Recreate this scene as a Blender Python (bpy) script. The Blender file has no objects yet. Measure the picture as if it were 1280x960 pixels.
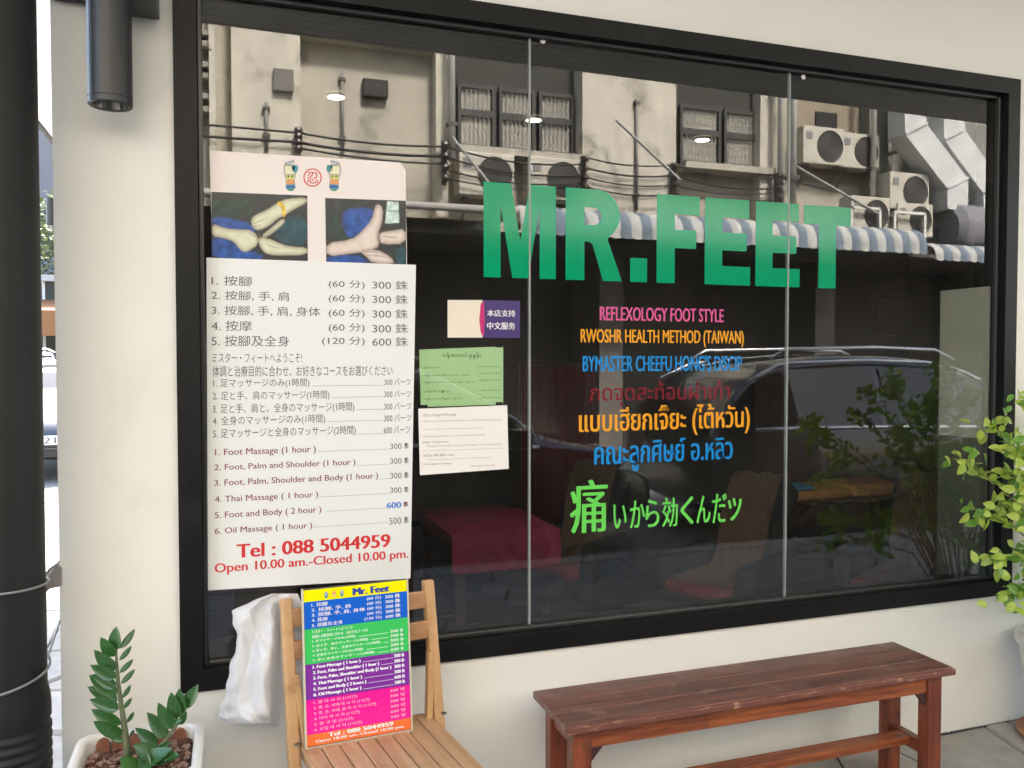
import bpy, math, random
from mathutils import Vector, Matrix
random.seed(7)
S = bpy.context.scene
COL = S.collection
R = math.radians
# ------------------------------------------------------------------ camera
CAM = Vector((0.0, -2.56, 1.5)); YAW = 18.8; PITCH = 1.70; ROLL = 0.0; FPX = 1040.0
cd = bpy.data.cameras.new('camera'); cam = bpy.data.objects.new('camera', cd); COL.objects.link(cam)
cd.lens = 36 * FPX / 1280; cd.sensor_width = 36; cd.clip_end = 2000; cd.clip_start = 0.02
cam.rotation_mode = 'XYZ'
cam.matrix_world = (Matrix.Translation(CAM) @ Matrix.Rotation(R(-YAW), 4, 'Z') @
                    Matrix.Rotation(R(90 - PITCH), 4, 'X') @ Matrix.Rotation(R(ROLL), 4, 'Z'))
S.camera = cam
CM = cam.matrix_world.to_3x3()
# ------------------------------------------------------------------ world, sun, exposure
SUN_EL, SUN_AZ = 49, 14      # azimuth measured from +y towards +x
w = bpy.data.worlds.new('World'); S.world = w; w.use_nodes = True
nt = w.node_tree; bg = nt.nodes['Background']
sky = nt.nodes.new('ShaderNodeTexSky'); sky.sky_type = 'NISHITA'; sky.sun_disc = False
sky.sun_elevation = R(SUN_EL); sky.sun_rotation = R(SUN_AZ); sky.dust_density = 3.5; sky.air_density = 1.2
nt.links.new(sky.outputs[0], bg.inputs[0]); bg.inputs[1].default_value = 0.15
sd = bpy.data.lights.new('sun', 'SUN'); sd.energy = 4.3; sd.angle = R(10); sd.color = (1, .965, .91)
so = bpy.data.objects.new('sun', sd); COL.objects.link(so)
sv = Vector((math.sin(R(SUN_AZ)) * math.cos(R(SUN_EL)), math.cos(R(SUN_AZ)) * math.cos(R(SUN_EL)), math.sin(R(SUN_EL))))
so.rotation_euler = sv.to_track_quat('Z', 'Y').to_euler()
S.view_settings.view_transform = 'Standard'; S.view_settings.look = 'None'
S.view_settings.exposure = 2.93; S.view_settings.gamma = 1
S.cycles.use_denoising = True; S.cycles.max_bounces = 8; S.cycles.transparent_max_bounces = 16
S.cycles.caustics_reflective = False; S.cycles.sample_clamp_indirect = 6

YG = 0.04                      # outer face of the window glass
def ray(px, py):
    return (CM @ Vector(((px - 640) / FPX, -(py - 480) / FPX, -1.0)))
def U(px, py, y):              # measured from the photo: point on the plane y
    d = ray(px, py); t = (y - CAM.y) / d.y
    return CAM + d * t
def UZ(px, py, z):
    d = ray(px, py); t = (z - CAM.z) / d.z
    return CAM + d * t
def F(px, py, y):              # a point seen mirrored in the window, on the real plane y
    p = U(px, py, 2 * YG - y); return Vector((p.x, y, p.z))

# ------------------------------------------------------------------ materials
def lin(c):
    if isinstance(c, str):
        c = [int(c[i:i + 2], 16) / 255 for i in (0, 2, 4)]
        c = [x / 12.92 if x <= .04045 else ((x + .055) / 1.055) ** 2.4 for x in c]
    return (*c, 1)
MC = {}
def mat(name, c=(.5, .5, .5), rough=.6, metal=0, c2=None, ns=8, nd=5, lo=.35, hi=.65, stretch=(1, 1, 1),
        bump=0, bs=60, coat=0, emit=None, es=0, c3=None, n3=2, spec=.5, trans=0):
    if name in MC: return MC[name]
    m = bpy.data.materials.new(name); m.use_nodes = True; t = m.node_tree; b = t.nodes['Principled BSDF']
    b.inputs['Base Color'].default_value = lin(c); b.inputs['Roughness'].default_value = rough
    b.inputs['Metallic'].default_value = metal; b.inputs['Coat Weight'].default_value = coat
    b.inputs['Specular IOR Level'].default_value = spec
    if trans: b.inputs['Transmission Weight'].default_value = trans
    if emit is not None:
        b.inputs['Emission Color'].default_value = lin(emit); b.inputs['Emission Strength'].default_value = es
    tc = t.nodes.new('ShaderNodeTexCoord'); mp = t.nodes.new('ShaderNodeMapping')
    t.links.new(tc.outputs['Object'], mp.inputs[0]); mp.inputs['Scale'].default_value = stretch
    def noise(sc, det, vec=mp):
        n = t.nodes.new('ShaderNodeTexNoise'); n.inputs['Scale'].default_value = sc; n.inputs['Detail'].default_value = det
        n.inputs['Roughness'].default_value = .62
        t.links.new(vec.outputs[0] if vec is mp else vec.outputs['Object'], n.inputs['Vector']); return n
    if c2 is not None:
        n = noise(ns, nd); rp = t.nodes.new('ShaderNodeValToRGB')
        rp.color_ramp.elements[0].position = lo; rp.color_ramp.elements[1].position = hi
        rp.color_ramp.elements[0].color = lin(c); rp.color_ramp.elements[1].color = lin(c2)
        t.links.new(n.outputs[0], rp.inputs[0]); out = rp.outputs[0]
        if c3 is not None:
            k = noise(n3, 8, tc); r3 = t.nodes.new('ShaderNodeValToRGB')
            r3.color_ramp.elements[0].position = .55; r3.color_ramp.elements[1].position = .72
            t.links.new(k.outputs[0], r3.inputs[0])
            mx = t.nodes.new('ShaderNodeMix'); mx.data_type = 'RGBA'
            t.links.new(r3.outputs[0], mx.inputs[0]); t.links.new(out, mx.inputs[6]); mx.inputs[7].default_value = lin(c3)
            out = mx.outputs[2]
        t.links.new(out, b.inputs['Base Color'])
        rr = t.nodes.new('ShaderNodeMapRange'); rr.inputs[3].default_value = max(.02, rough - .08); rr.inputs[4].default_value = min(1, rough + .1)
        t.links.new(n.outputs[0], rr.inputs[0]); t.links.new(rr.outputs[0], b.inputs['Roughness'])
    if bump:
        n2 = noise(bs, 6); bp = t.nodes.new('ShaderNodeBump'); bp.inputs['Strength'].default_value = bump; bp.inputs['Distance'].default_value = .01
        t.links.new(n2.outputs[0], bp.inputs['Height']); t.links.new(bp.outputs[0], b.inputs['Normal'])
    MC[name] = m; return m

def glass_mat(name, refl_ior, tint):
    m = bpy.data.materials.new(name); m.use_nodes = True; t = m.node_tree
    for n in list(t.nodes): t.nodes.remove(n)
    o = t.nodes.new('ShaderNodeOutputMaterial'); mx = t.nodes.new('ShaderNodeMixShader')
    tr = t.nodes.new('ShaderNodeBsdfTransparent'); tr.inputs[0].default_value = (*tint, 1)
    gl = t.nodes.new('ShaderNodeBsdfGlossy'); gl.inputs['Roughness'].default_value = 0.0
    gl.inputs[0].default_value = (1, .985, .95, 1)
    # Schlick reflectance, the same from both sides
    ge = t.nodes.new('ShaderNodeNewGeometry'); dt = t.nodes.new('ShaderNodeVectorMath'); dt.operation = 'DOT_PRODUCT'
    t.links.new(ge.outputs['Incoming'], dt.inputs[0]); t.links.new(ge.outputs['Normal'], dt.inputs[1]); prev = dt.outputs['Value']
    for op, v in (('ABSOLUTE', None), ('SUBTRACT', 1.0), ('POWER', 5.0), ('MULTIPLY', 1 - refl_ior), ('ADD', refl_ior)):
        k = t.nodes.new('ShaderNodeMath'); k.operation = op
        if op == 'SUBTRACT': k.inputs[0].default_value = v; t.links.new(prev, k.inputs[1])
        else:
            t.links.new(prev, k.inputs[0])
            if v is not None: k.inputs[1].default_value = v
        prev = k.outputs[0]
    t.links.new(prev, mx.inputs[0]); t.links.new(tr.outputs[0], mx.inputs[1]); t.links.new(gl.outputs[0], mx.inputs[2])
    df = t.nodes.new('ShaderNodeBsdfDiffuse'); df.inputs[0].default_value = (.6, .58, .54, 1); m2 = t.nodes.new('ShaderNodeMixShader')
    tc = t.nodes.new('ShaderNodeTexCoord'); n = t.nodes.new('ShaderNodeTexNoise'); n.inputs['Scale'].default_value = 2.5; n.inputs['Detail'].default_value = 8
    t.links.new(tc.outputs['Object'], n.inputs['Vector']); mr = t.nodes.new('ShaderNodeMapRange'); mr.inputs[1].default_value = .35; mr.inputs[2].default_value = .7; mr.inputs[3].default_value = .004; mr.inputs[4].default_value = .015
    t.links.new(n.outputs[0], mr.inputs[0]); t.links.new(mr.outputs[0], m2.inputs[0]); t.links.new(mx.outputs[0], m2.inputs[1]); t.links.new(df.outputs[0], m2.inputs[2])
    t.links.new(m2.outputs[0], o.inputs[0]); MC[name] = m; return m
M_glass = glass_mat('coated_window_glass', .088, (.93, .95, .93))
def clear_mat(name, tint):
    m = bpy.data.materials.new(name); m.use_nodes = True; t = m.node_tree
    for n in list(t.nodes): t.nodes.remove(n)
    o = t.nodes.new('ShaderNodeOutputMaterial'); tr = t.nodes.new('ShaderNodeBsdfTransparent')
    tr.inputs[0].default_value = (*tint, 1); t.links.new(tr.outputs[0], o.inputs[0]); return m
M_gback = clear_mat('glass_inner_face', (.9, .92, .9))

wallm = mat('cream_wall_paint', (.80, .79, .75), .55, c2=(.775, .762, .722), ns=1.2, bump=.10, bs=110, c3=(.73, .71, .665), n3=2.2)
def specks(m, c, sc, th, w_=.012):
    t = m.node_tree; b = t.nodes['Principled BSDF']; src = b.inputs['Base Color'].links[0].from_socket
    tc = t.nodes.new('ShaderNodeTexCoord'); n = t.nodes.new('ShaderNodeTexNoise'); n.inputs['Scale'].default_value = sc; n.inputs['Detail'].default_value = 3
    t.links.new(tc.outputs['Object'], n.inputs['Vector']); mr = t.nodes.new('ShaderNodeMapRange'); mr.inputs[1].default_value = th; mr.inputs[2].default_value = th + w_; mr.inputs[4].default_value = .7
    t.links.new(n.outputs[0], mr.inputs[0]); mx = t.nodes.new('ShaderNodeMix'); mx.data_type = 'RGBA'
    t.links.new(mr.outputs[0], mx.inputs[0]); t.links.new(src, mx.inputs[6]); mx.inputs[7].default_value = lin(c); t.links.new(mx.outputs[2], b.inputs['Base Color'])
specks(wallm, (.50, .42, .30), 38, .775); specks(wallm, (.42, .40, .37), 95, .765)
blackm = mat('black_frame_aluminium', (.004, .004, .0045), .45, c2=(.006, .006, .0065), ns=3, spec=.25, c3=(.012, .0115, .011), n3=7)
pipem = mat('black_pipe_plastic', (.0045, .0048, .005), .55, c2=(.008, .0083, .0085), ns=5, stretch=(1, 1, .2), bump=.03, spec=.35)
white_print = mat('white_poster', (.76, .775, .78), .35)
pink_sheet = mat('pale_pink_sheet', (.78, .70, .69), .35, c2=(.80, .74, .72), ns=1.5)
ink = mat('dark_grey_ink', (.10, .10, .11), .5)
maroon = mat('maroon_ink', (.22, .03, .06), .5)
redink = mat('red_ink', (.62, .025, .03), .5)
blueink = mat('blue_ink', (.03, .18, .62), .5)

# ------------------------------------------------------------------ mesh builder
def wp(o):
    v = Vector((0, 0, 0))
    while o is not None: v += o.location; o = o.parent
    return v
class MB:
    def __init__(s): s.v = []; s.f = []; s.m = []; s.k = 0
    def mi(s, k): s.k = k; return s
    def add(s, vs, fs):
        b = len(s.v); s.v += [Vector(v) for v in vs]
        for f in fs: s.f.append([b + i for i in f]); s.m.append(s.k)
        return s
    def box(s, x0, x1, y0, y1, z0, z1, M=None):
        vs = [Vector((x, y, z)) for z in (z0, z1) for y in (y0, y1) for x in (x0, x1)]
        if M: vs = [M @ v for v in vs]
        return s.add(vs, [(0, 2, 3, 1), (4, 5, 7, 6), (0, 1, 5, 4), (2, 6, 7, 3), (0, 4, 6, 2), (1, 3, 7, 5)])
    def bar(s, a, b, w, h, up=(0, 0, 1)):      # square bar from a to b
        a = Vector(a); b = Vector(b); d = (b - a).normalized(); up = Vector(up)
        sx = d.cross(up)
        if sx.length < 1e-4: sx = d.cross(Vector((1, 0, 0)))
        sx.normalize(); sy = sx.cross(d).normalized(); vs = []
        for p in (a, b):
            for i, j in ((-1, -1), (1, -1), (1, 1), (-1, 1)): vs.append(p + sx * (i * w / 2) + sy * (j * h / 2))
        return s.add(vs, [(0, 1, 2, 3), (7, 6, 5, 4), (0, 4, 5, 1), (1, 5, 6, 2), (2, 6, 7, 3), (3, 7, 4, 0)])
    def tube(s, pts, r, n=8, cap=True):
        pts = [Vector(p) for p in pts]; L = len(pts); rs = r if isinstance(r, (list, tuple)) else [r] * L
        rings = []; ref = None
        for i, p in enumerate(pts):
            d = (pts[min(i + 1, L - 1)] - pts[max(i - 1, 0)])
            if d.length < 1e-9: d = Vector((0, 0, 1))
            d.normalize()
            if ref is None or abs(ref.dot(d)) > .98:
                ref = Vector((0, 0, 1)) if abs(d.z) < .9 else Vector((1, 0, 0))
            a = d.cross(ref).normalized(); ref = a.cross(d).normalized(); b = ref
            rings.append([p + (a * math.cos(2 * math.pi * k / n) + b * math.sin(2 * math.pi * k / n)) * rs[i] for k in range(n)])
        vs = [v for r_ in rings for v in r_]; fs = []
        for i in range(L - 1):
            for k in range(n):
                k2 = (k + 1) % n; fs.append((i * n + k, i * n + k2, (i + 1) * n + k2, (i + 1) * n + k))
        if cap: fs.append(tuple(range(n))[::-1]); fs.append(tuple((L - 1) * n + k for k in range(n)))
        return s.add(vs, fs)
    def prism(s, poly, a, b, axis='y'):        # poly in (x,z) extruded along y, etc.
        n = len(poly)
        def P(p, t):
            return {'y': (p[0], t, p[1]), 'x': (t, p[0], p[1]), 'z': (p[0], p[1], t)}[axis]
        vs = [P(p, a) for p in poly] + [P(p, b) for p in poly]
        fs = [tuple(range(n)), tuple(range(2 * n - 1, n - 1, -1))] + [(i, i + n, (i + 1) % n + n, (i + 1) % n) for i in range(n)]
        return s.add(vs, fs)
    def lathe(s, prof, n=24, c=(0, 0, 0)):
        c = Vector(c); vs = []; L = len(prof)
        for r, z in prof:
            for k in range(n): vs.append(c + Vector((r * math.cos(2 * math.pi * k / n), r * math.sin(2 * math.pi * k / n), z)))
        fs = []
        for i in range(L - 1):
            for k in range(n):
                k2 = (k + 1) % n; fs.append((i * n + k, i * n + k2, (i + 1) * n + k2, (i + 1) * n + k))
        return s.add(vs, fs)
    def build(s, name, m, parent=None, smooth=False, bevel=0, fix=True, label=None):
        o_ = wp(parent) if parent else Vector((0, 0, 0))
        me = bpy.data.meshes.new(name); me.from_pydata([v - o_ for v in s.v], [], s.f)
        ms = m if isinstance(m, (list, tuple)) else [m]
        for x in ms: me.materials.append(x)
        for p, k in zip(me.polygons, s.m): p.material_index = k; p.use_smooth = smooth
        if fix:
            import bmesh
            bm = bmesh.new(); bm.from_mesh(me); bmesh.ops.recalc_face_normals(bm, faces=bm.faces); bm.to_mesh(me); bm.free()
        me.update(); o = bpy.data.objects.new(name, me); COL.objects.link(o)
        if parent: o.parent = parent
        if bevel:
            b = o.modifiers.new('bevel', 'BEVEL'); b.width = bevel; b.segments = 2; b.limit_method = 'ANGLE'
        if label: o['label'] = label
        return o
def tag(o, label=None, cat=None, group=None, kind=None):
    if label: o['label'] = label
    if cat: o['category'] = cat
    if group: o['group'] = group
    if kind: o['kind'] = kind
    return o
def thing(name, loc, label, cat, group=None):
    o = bpy.data.objects.new(name, None); o.empty_display_size = .1; COL.objects.link(o); o.location = Vector(loc)
    return tag(o, label, cat, group)
def kids(o): return [c for c in COL.objects if c.parent == o]
def dup(o, parent=None, cache=None):
    c = o.copy(); COL.objects.link(c); c.parent = parent
    for ch in [x for x in o.children]: dup(ch, c)
    return c
def planar(poly3, name, m, parent, **k):      # flat sheet from 3d points
    b = MB(); b.add(poly3, [tuple(range(len(poly3)))]); return b.build(name, m, parent, fix=False, **k)

# text
def tmesh(body, bold=0.0):
    c = bpy.data.curves.new('t', 'FONT'); c.body = body; c.resolution_u = 3; c.offset = bold
    o = bpy.data.objects.new('t', c); me = bpy.data.meshes.new_from_object(o)
    vs = [v.co.copy() for v in me.vertices]; fs = [tuple(p.vertices) for p in me.polygons]
    bpy.data.objects.remove(o); bpy.data.curves.remove(c); bpy.data.meshes.remove(me)
    return vs, fs
def text_into(mb, body, x0, x1, z0, z1, P, bold=0.0):
    """fit the ink of body into the box; P maps (x,z) to 3d"""
    vs, fs = tmesh(body, 0)
    ax = min(v.x for v in vs); bx = max(v.x for v in vs); ay = min(v.y for v in vs); by = max(v.y for v in vs)
    ncop = 1 if bold < .008 else 2 if bold < .018 else 3; sc = (x1 - x0) / (bx - ax); off = min(bold, .03) * min(sc, (z1 - z0) / (by - ay)) * 1.2
    x0 += off * .5; x1 -= off * .5
    out = [P(x0 + (v.x - ax) / (bx - ax) * (x1 - x0), z0 + (v.y - ay) / max(by - ay, 1e-5) * (z1 - z0)) for v in vs]
    ex_ = (P(x1, z0) - P(x0, z0)).normalized(); nn_ = ex_.cross((P(x0, z1) - P(x0, z0)).normalized())
    for c in range(ncop): mb.add([p + ex_ * (off * (c - (ncop - 1) / 2)) + nn_ * (.00005 * c) for p in out], fs)
def on_plane(y): return lambda x, z: Vector((x, y, z))
def tpx(mb, body, a, b, y, bold=0.0):
    p = U(*a, y); q = U(*b, y); text_into(mb, body, p.x, q.x, q.z, p.z, on_plane(y), bold)

# ------------------------------------------------------------------ setting: ground, road
groundm = mat('ground_soil', (.16, .155, .15), .95, c2=(.22, .21, .2), ns=3, bump=.3)
asphalt = mat('concrete_road', (.22, .215, .205), .85, c2=(.27, .26, .25), ns=6, bump=.4, bs=250, c3=(.14,.135,.13), n3=2)
mortar = mat('paving_mortar', (.05, .047, .043), .95, c2=(.09, .085, .08), ns=20, bump=.4)
stonem = [mat('paving_stone_%s' % n, c, .8, c2=d, ns=9, bump=.25, bs=90, c3=e, n3=3) for n, c, d, e in (
    ('warm', (.30, .275, .24), (.37, .34, .30), (.20, .185, .16)), ('grey', (.26, .245, .225), (.33, .31, .285), (.18, .17, .15)),
    ('light', (.32, .30, .27), (.39, .36, .32), (.22, .21, .185)))]
g = MB().box(-300, 300, -300, 300, -1, -.14).build('ground', groundm); tag(g, kind='structure')
g = MB().box(-60, 60, -7.6, -3.15, -.139, -.12).build('road', asphalt); tag(g, kind='structure')
pv = MB().box(-9, 14, -3.0, 0.0, -.135, -.012).box(-9, -.45, 0.0, 7.4, -.135, -.012).build('pavement', mortar); tag(pv, kind='structure')
kb = MB()
for i in range(23): kb.box(-9 + i + .005, -8 + i - .005, -3.15, -3.0, -.135, .008)
tag(kb.build('kerb', mat('kerb_concrete', (.4, .39, .37), .85, c2=(.3, .29, .27), ns=5, bump=.2), bevel=.01), kind='structure')
g = MB().box(-60, 60, -9.9, -7.6, -.135, -.005).build('far_pavement', mortar); tag(g, kind='structure')
g = MB().box(-60, -.45, 7.4, 60, -.139, -.02).build('side_road', mat('pale_concrete', (.13, .125, .12), .85, c2=(.17, .165, .16), ns=4, bump=.2)); tag(g, kind='structure')

def clip(poly, nx, ny, d):     # keep points with n.p <= d
    out = []
    for i in range(len(poly)):
        p, q = poly[i], poly[(i + 1) % len(poly)]
        a = p[0] * nx + p[1] * ny - d; b = q[0] * nx + q[1] * ny - d
        if a <= 0: out.append(p)
        if (a < 0 < b) or (b < 0 < a):
            t = a / (a - b); out.append((p[0] + (q[0] - p[0]) * t, p[1] + (q[1] - p[1]) * t))
    return out
def stones(x0, x1, y0, y1, s, rnd):
    nx = int((x1 - x0) / s) + 1; ny = int((y1 - y0) / s) + 1
    seeds = {(i, j): (x0 + (i + .5 + rnd.uniform(-.38, .38)) * s, y0 + (j + .5 + rnd.uniform(-.38, .38)) * s) for i in range(nx) for j in range(ny)}
    res = []
    for (i, j), c in seeds.items():
        poly = [(x0 + .005, y0 + .005), (x1 - .005, y0 + .005), (x1 - .005, y1 - .005), (x0 + .005, y1 - .005)]
        for a in range(-2, 3):
            for b in range(-2, 3):
                o = seeds.get((i + a, j + b))
                if o is None or (a == 0 and b == 0): continue
                dx, dy = o[0] - c[0], o[1] - c[1]; L = math.hypot(dx, dy); dx /= L; dy /= L
                d = (c[0] + o[0]) / 2 * dx + (c[1] + o[1]) / 2 * dy
                poly = clip(poly, dx, dy, d - .005)
                if len(poly) < 3: break
            if len(poly) < 3: break
        if len(poly) >= 3: res.append(poly)
    return res
def stone_into(mb, poly, h, rnd):
    cx = sum(p[0] for p in poly) / len(poly); cy = sum(p[1] for p in poly) / len(poly); n = len(poly)
    tx, ty = rnd.uniform(-.006, .006), rnd.uniform(-.006, .006)
    vs = [(p[0], p[1], -.03) for p in poly] + [(p[0], p[1], h - .006) for p in poly] + \
         [(cx + (p[0] - cx) * .955, cy + (p[1] - cy) * .955, h + tx * (p[0] - cx) / .15 + ty * (p[1] - cy) / .15) for p in poly]
    mb.add(vs, [tuple(range(2 * n, 3 * n))] + [(i, (i + 1) % n, (i + 1) % n + n, i + n) for i in range(n)] +
           [(i + n, (i + 1) % n + n, (i + 1) % n + 2 * n, i + 2 * n) for i in range(n)])
rs = random.Random(3)
for area in ((-1.0, 4.0, -1.5, 0.0), (-2.0, -.46, 0.02, 5.0)):
    for poly in stones(*area, .38, rs):
        mb = MB(); stone_into(mb, poly, rs.uniform(-.002, .003), rs); mb.build('paving_stone', rs.choice(stonem), pv)
rest = MB()
for area in ((-6.0, 8.0, -2.98, -1.5), (-5, -1.0, -1.5, 0), (4.0, 7.0, -1.5, 0), (-5, -2.0, 0.02, 5.0), (-5, -.46, 5.0, 7.38)):
    for poly in stones(*area, .38, rs): rest.mi(rs.randrange(3)); stone_into(rest, poly, 0, rs)
tag(rest.build('paving_stones', stonem, pv), kind='stuff')

# ------------------------------------------------------------------ shop building
a = U(226, 866, 0); b_ = U(1273, 102, 0)
WX0, WX1, WZ0, WZ1 = a.x, b_.x, U(700, 809, 0).z, U(860, 41, 0).z
FW = .062
GX0, GX1, GZ0, GZ1 = WX0 + FW, WX1 - FW, WZ0 + FW, WZ1 - FW
PX = U(69, 400, 0).x           # corner of the building
shop = thing('shop_building', (1.4, 0, 0), 'cream painted shop front with one wide black framed window of dark reflecting glass', 'building')
wl = MB(); T = .14
wl.box(PX, WX0, 0, T, 0, 3.4); wl.box(WX1, 7.5, 0, T, 0, 3.4); wl.box(WX0, WX1, 0, T, 0, WZ0); wl.box(WX0, WX1, 0, T, WZ1, 3.4)
wl.build('wall', wallm, shop)
sk = MB().box(PX, WX0, T, 6.0, 0, 3.4, Matrix.Identity(4))
MB().box(PX, PX + .14, T, 5.9, 0, 3.4).build('side_wall', wallm, shop)
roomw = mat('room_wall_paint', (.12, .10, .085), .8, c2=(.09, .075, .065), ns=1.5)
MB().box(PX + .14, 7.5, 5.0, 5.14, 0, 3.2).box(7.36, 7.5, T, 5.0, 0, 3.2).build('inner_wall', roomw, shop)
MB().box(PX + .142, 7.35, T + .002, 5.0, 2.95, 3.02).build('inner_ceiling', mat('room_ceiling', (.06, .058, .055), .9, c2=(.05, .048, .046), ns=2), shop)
MB().box(PX - .0, 7.5, .15, 6.0, 3.41, 5.2).box(PX, 7.5, -.02, .148, 3.55, 5.2).build('upper_storey', wallm, shop)
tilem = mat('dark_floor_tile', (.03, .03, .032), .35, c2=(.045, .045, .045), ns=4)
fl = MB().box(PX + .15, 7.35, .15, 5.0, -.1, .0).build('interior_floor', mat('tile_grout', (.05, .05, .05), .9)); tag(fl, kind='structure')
tb0 = None
for i in range(11):
    for j in range(11):
        x = -.2 + i * .45; y = .2 + j * .43
        if tb0 is None:
            tb0 = MB().box(-.22, .22, -.21, .21, 0, .004).build('floor_tile', tilem, fl, bevel=.001); t_ = tb0
        else: t_ = tb0.copy(); COL.objects.link(t_)
        t_.location = (x, y, 0)
# soffit with narrow metal strips over the pavement, and the strip along the side wall
soffm = mat('white_soffit_strip', (.55, .55, .52), .55, c2=(.60, .60, .57), ns=2)
sz = 3.4; edge_y = -2.62
e0, e1 = F(248, 25, edge_y), F(1235, 153, edge_y)
z_edge = (e0.z + e1.z) / 2; tilt = -math.atan2(e1.z - e0.z, e1.x - e0.x); tx0 = (e0.x + e1.x) / 2
def tilted(o):
    o.rotation_euler.y = tilt; o.location.z += (tx0 - shop.location.x) * math.tan(tilt); return o
sf = tilted(MB().box(-2.2, 7.5, edge_y, -.02, z_edge + .02, z_edge + .16).build('canopy', soffm, shop))
n = 26
st0 = None
for i in range(n):
    wdt = (-.02 - edge_y) / n
    if st0 is None: st0 = MB().box(-2.2, 7.5, 0, wdt - .008, 0, .018).build('soffit_strip', soffm, shop, bevel=.002); s_ = st0; s_.rotation_euler.y = tilt
    else: s_ = st0.copy(); COL.objects.link(s_)
    s_.location = Vector((0, edge_y + i * wdt, z_edge + (tx0 - shop.location.x) * math.tan(tilt)))
sc_ = MB().box(-1.46, PX - .002, .0, 6.4, z_edge + .0, z_edge + .14)
sc_.build('side_canopy', mat('pale_side_soffit', (.72, .69, .68), .7), shop)
MB().box(-1.49, -1.462, .0, 6.4, z_edge - .03, z_edge + .16).build('side_edge_trim', blackm, shop)
MB().box(-2.2, 7.5, edge_y - .03, edge_y - .002, z_edge - .004, z_edge + .3).build('fascia', mat('fascia_paint', (.6, .58, .54), .5, c2=(.5, .48, .45), ns=2), shop)
tilted(COL.objects[-1])

# window frame
fr = MB(); y0, y1 = -.012, T
fr.box(WX0, GX0, y0, y1, WZ0, WZ1); fr.box(GX1, WX1, y0, y1, WZ0, WZ1)
fr.box(GX0, GX1, y0, y1, GZ1, WZ1); fr.box(GX0, GX1, y0, y1, WZ0, GZ0)
frame = fr.build('window_frame', blackm, shop)
bd = MB(); e = .014
bd.box(GX0, GX0 + e, YG - .02, YG, GZ0, GZ1); bd.box(GX1 - e, GX1, YG - .02, YG, GZ0, GZ1)
bd.box(GX0 + e, GX1 - e, YG - .02, YG, GZ0, GZ0 + e); bd.box(GX0 + e, GX1 - e, YG - .02, YG, GZ1 - e, GZ1)
bd.build('glazing_bead', mat('dark_glazing_bead', (.03, .03, .03), .3), frame, bevel=.003)
J = [U(662, 450, YG).x, U(984, 450, YG).x]
xs = [GX0, J[0], J[1], GX1]
panes = []
for i in range(3):
    x0, x1 = xs[i] + .003, xs[i + 1] - .003
    p = MB(); p.box(x0, x1, YG, YG + .01, GZ0 + .001, GZ1 - .001)
    o = p.build('glass_pane', [M_glass, M_gback], shop)
    for q in o.data.polygons: q.material_index = 0 if q.normal.y < -.5 else 1
    panes.append(o)
jm = mat('grey_silicone', (.30, .31, .30), .35)
for x in J: MB().box(x - .0029, x + .0029, YG - .002, YG + .011, GZ0 + .001, GZ1 - .001).build('glass_joint', jm, shop)
for (px, py) in ((678, 52), (1003, 97)):
    cl = MB(); q = U(px, py, YG); cl.lathe([(0, 0), (.009, 0), (.009, .006), (0, .006)], 12, (0, 0, 0))
    for v in cl.v[-48:]:
        x, y, z = v; v.x, v.y, v.z = q.x + x, YG - .0005 - z, q.z + y
    cl.build('glass_clip', mat('steel_clip', (.5, .5, .5), .3, metal=1), shop)

# vinyl lettering on the inner face of the glass
YL = YG - .0006
green = mat('green_vinyl', (.0, .31, .14), .11, spec=.42)
LET = {
 'M': [[(0, 0), (0, 1), (.37, 1), (.50, .40), (.63, 1), (1, 1), (1, 0), (.77, 0), (.77, .76), (.61, 0), (.39, 0), (.23, .76), (.23, 0)]],
 'F': [[(0, 0), (0, 1), (1, 1), (1, .785), (.42, .785), (.42, .61), (.92, .61), (.92, .40), (.42, .40), (.42, 0)]],
 'E': [[(0, 0), (0, 1), (.97, 1), (.97, .785), (.38, .785), (.38, .61), (.92, .61), (.92, .40), (.38, .40), (.38, .22), (1, .22), (1, 0)]],
 'T': [[(.315, 0), (.315, .77), (0, .77), (0, 1), (1, 1), (1, .77), (.685, .77), (.685, 0)]],
 '.': [[(0, 0), (0, 1), (1, 1), (1, 0)]]}
def arc(cx, cz, rx, rz, a0, a1, n): return [(cx + rx * math.cos(R(a0 + (a1 - a0) * i / n)), cz + rz * math.sin(R(a0 + (a1 - a0) * i / n))) for i in range(n + 1)]
def letter(ch, p0, p1, name='letter'):
    x0, z1 = p0; x1, z0 = p1; mb = MB()
    T2 = lambda p: Vector((x0 + p[0] * (x1 - x0), 0, z0 + p[1] * (z1 - z0)))
    if ch == 'R':
        outer = [(0, 0), (0, 1), (.50, 1)] + arc(.55, .725, .41, .275, 85, -55, 16) + [(.74, .46), (1.0, 0), (.66, 0), (.47, .40), (.42, .42), (.33, .425), (.33, 0)]
        hole = [(.33, .80), (.33, .61), (.48, .61)] + arc(.50, .705, .13, .095, -80, 80, 8) + [(.48, .80)]
        from mathutils.geometry import tessellate_polygon
        vs = [T2(p) for p in outer] + [T2(p) for p in hole]
        mb.add(vs, tessellate_polygon([[Vector((p[0], p[1], 0)) for p in outer], [Vector((p[0], p[1], 0)) for p in hole]]))
    else:
        for poly in LET[ch]: mb.add([T2(p) for p in poly], [tuple(range(len(poly)))])
    for v in mb.v: v.y = YL
    return mb
def lp(px, py): q = U(px, py, YL); return (q.x, q.z)
zt = lp(900, 248)[1]; zb = lp(900, 356)[1]
spec = [('M', 604.5, 694.8, 0), ('R', 707, 777.5, 0), ('.', 787.8, 809, 1), ('F', 820.8, 874.5, 0), ('E', 881, 938, 0), ('E', 944.5, 1000, 0), ('T', 1005, 1063, 0)]
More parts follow.
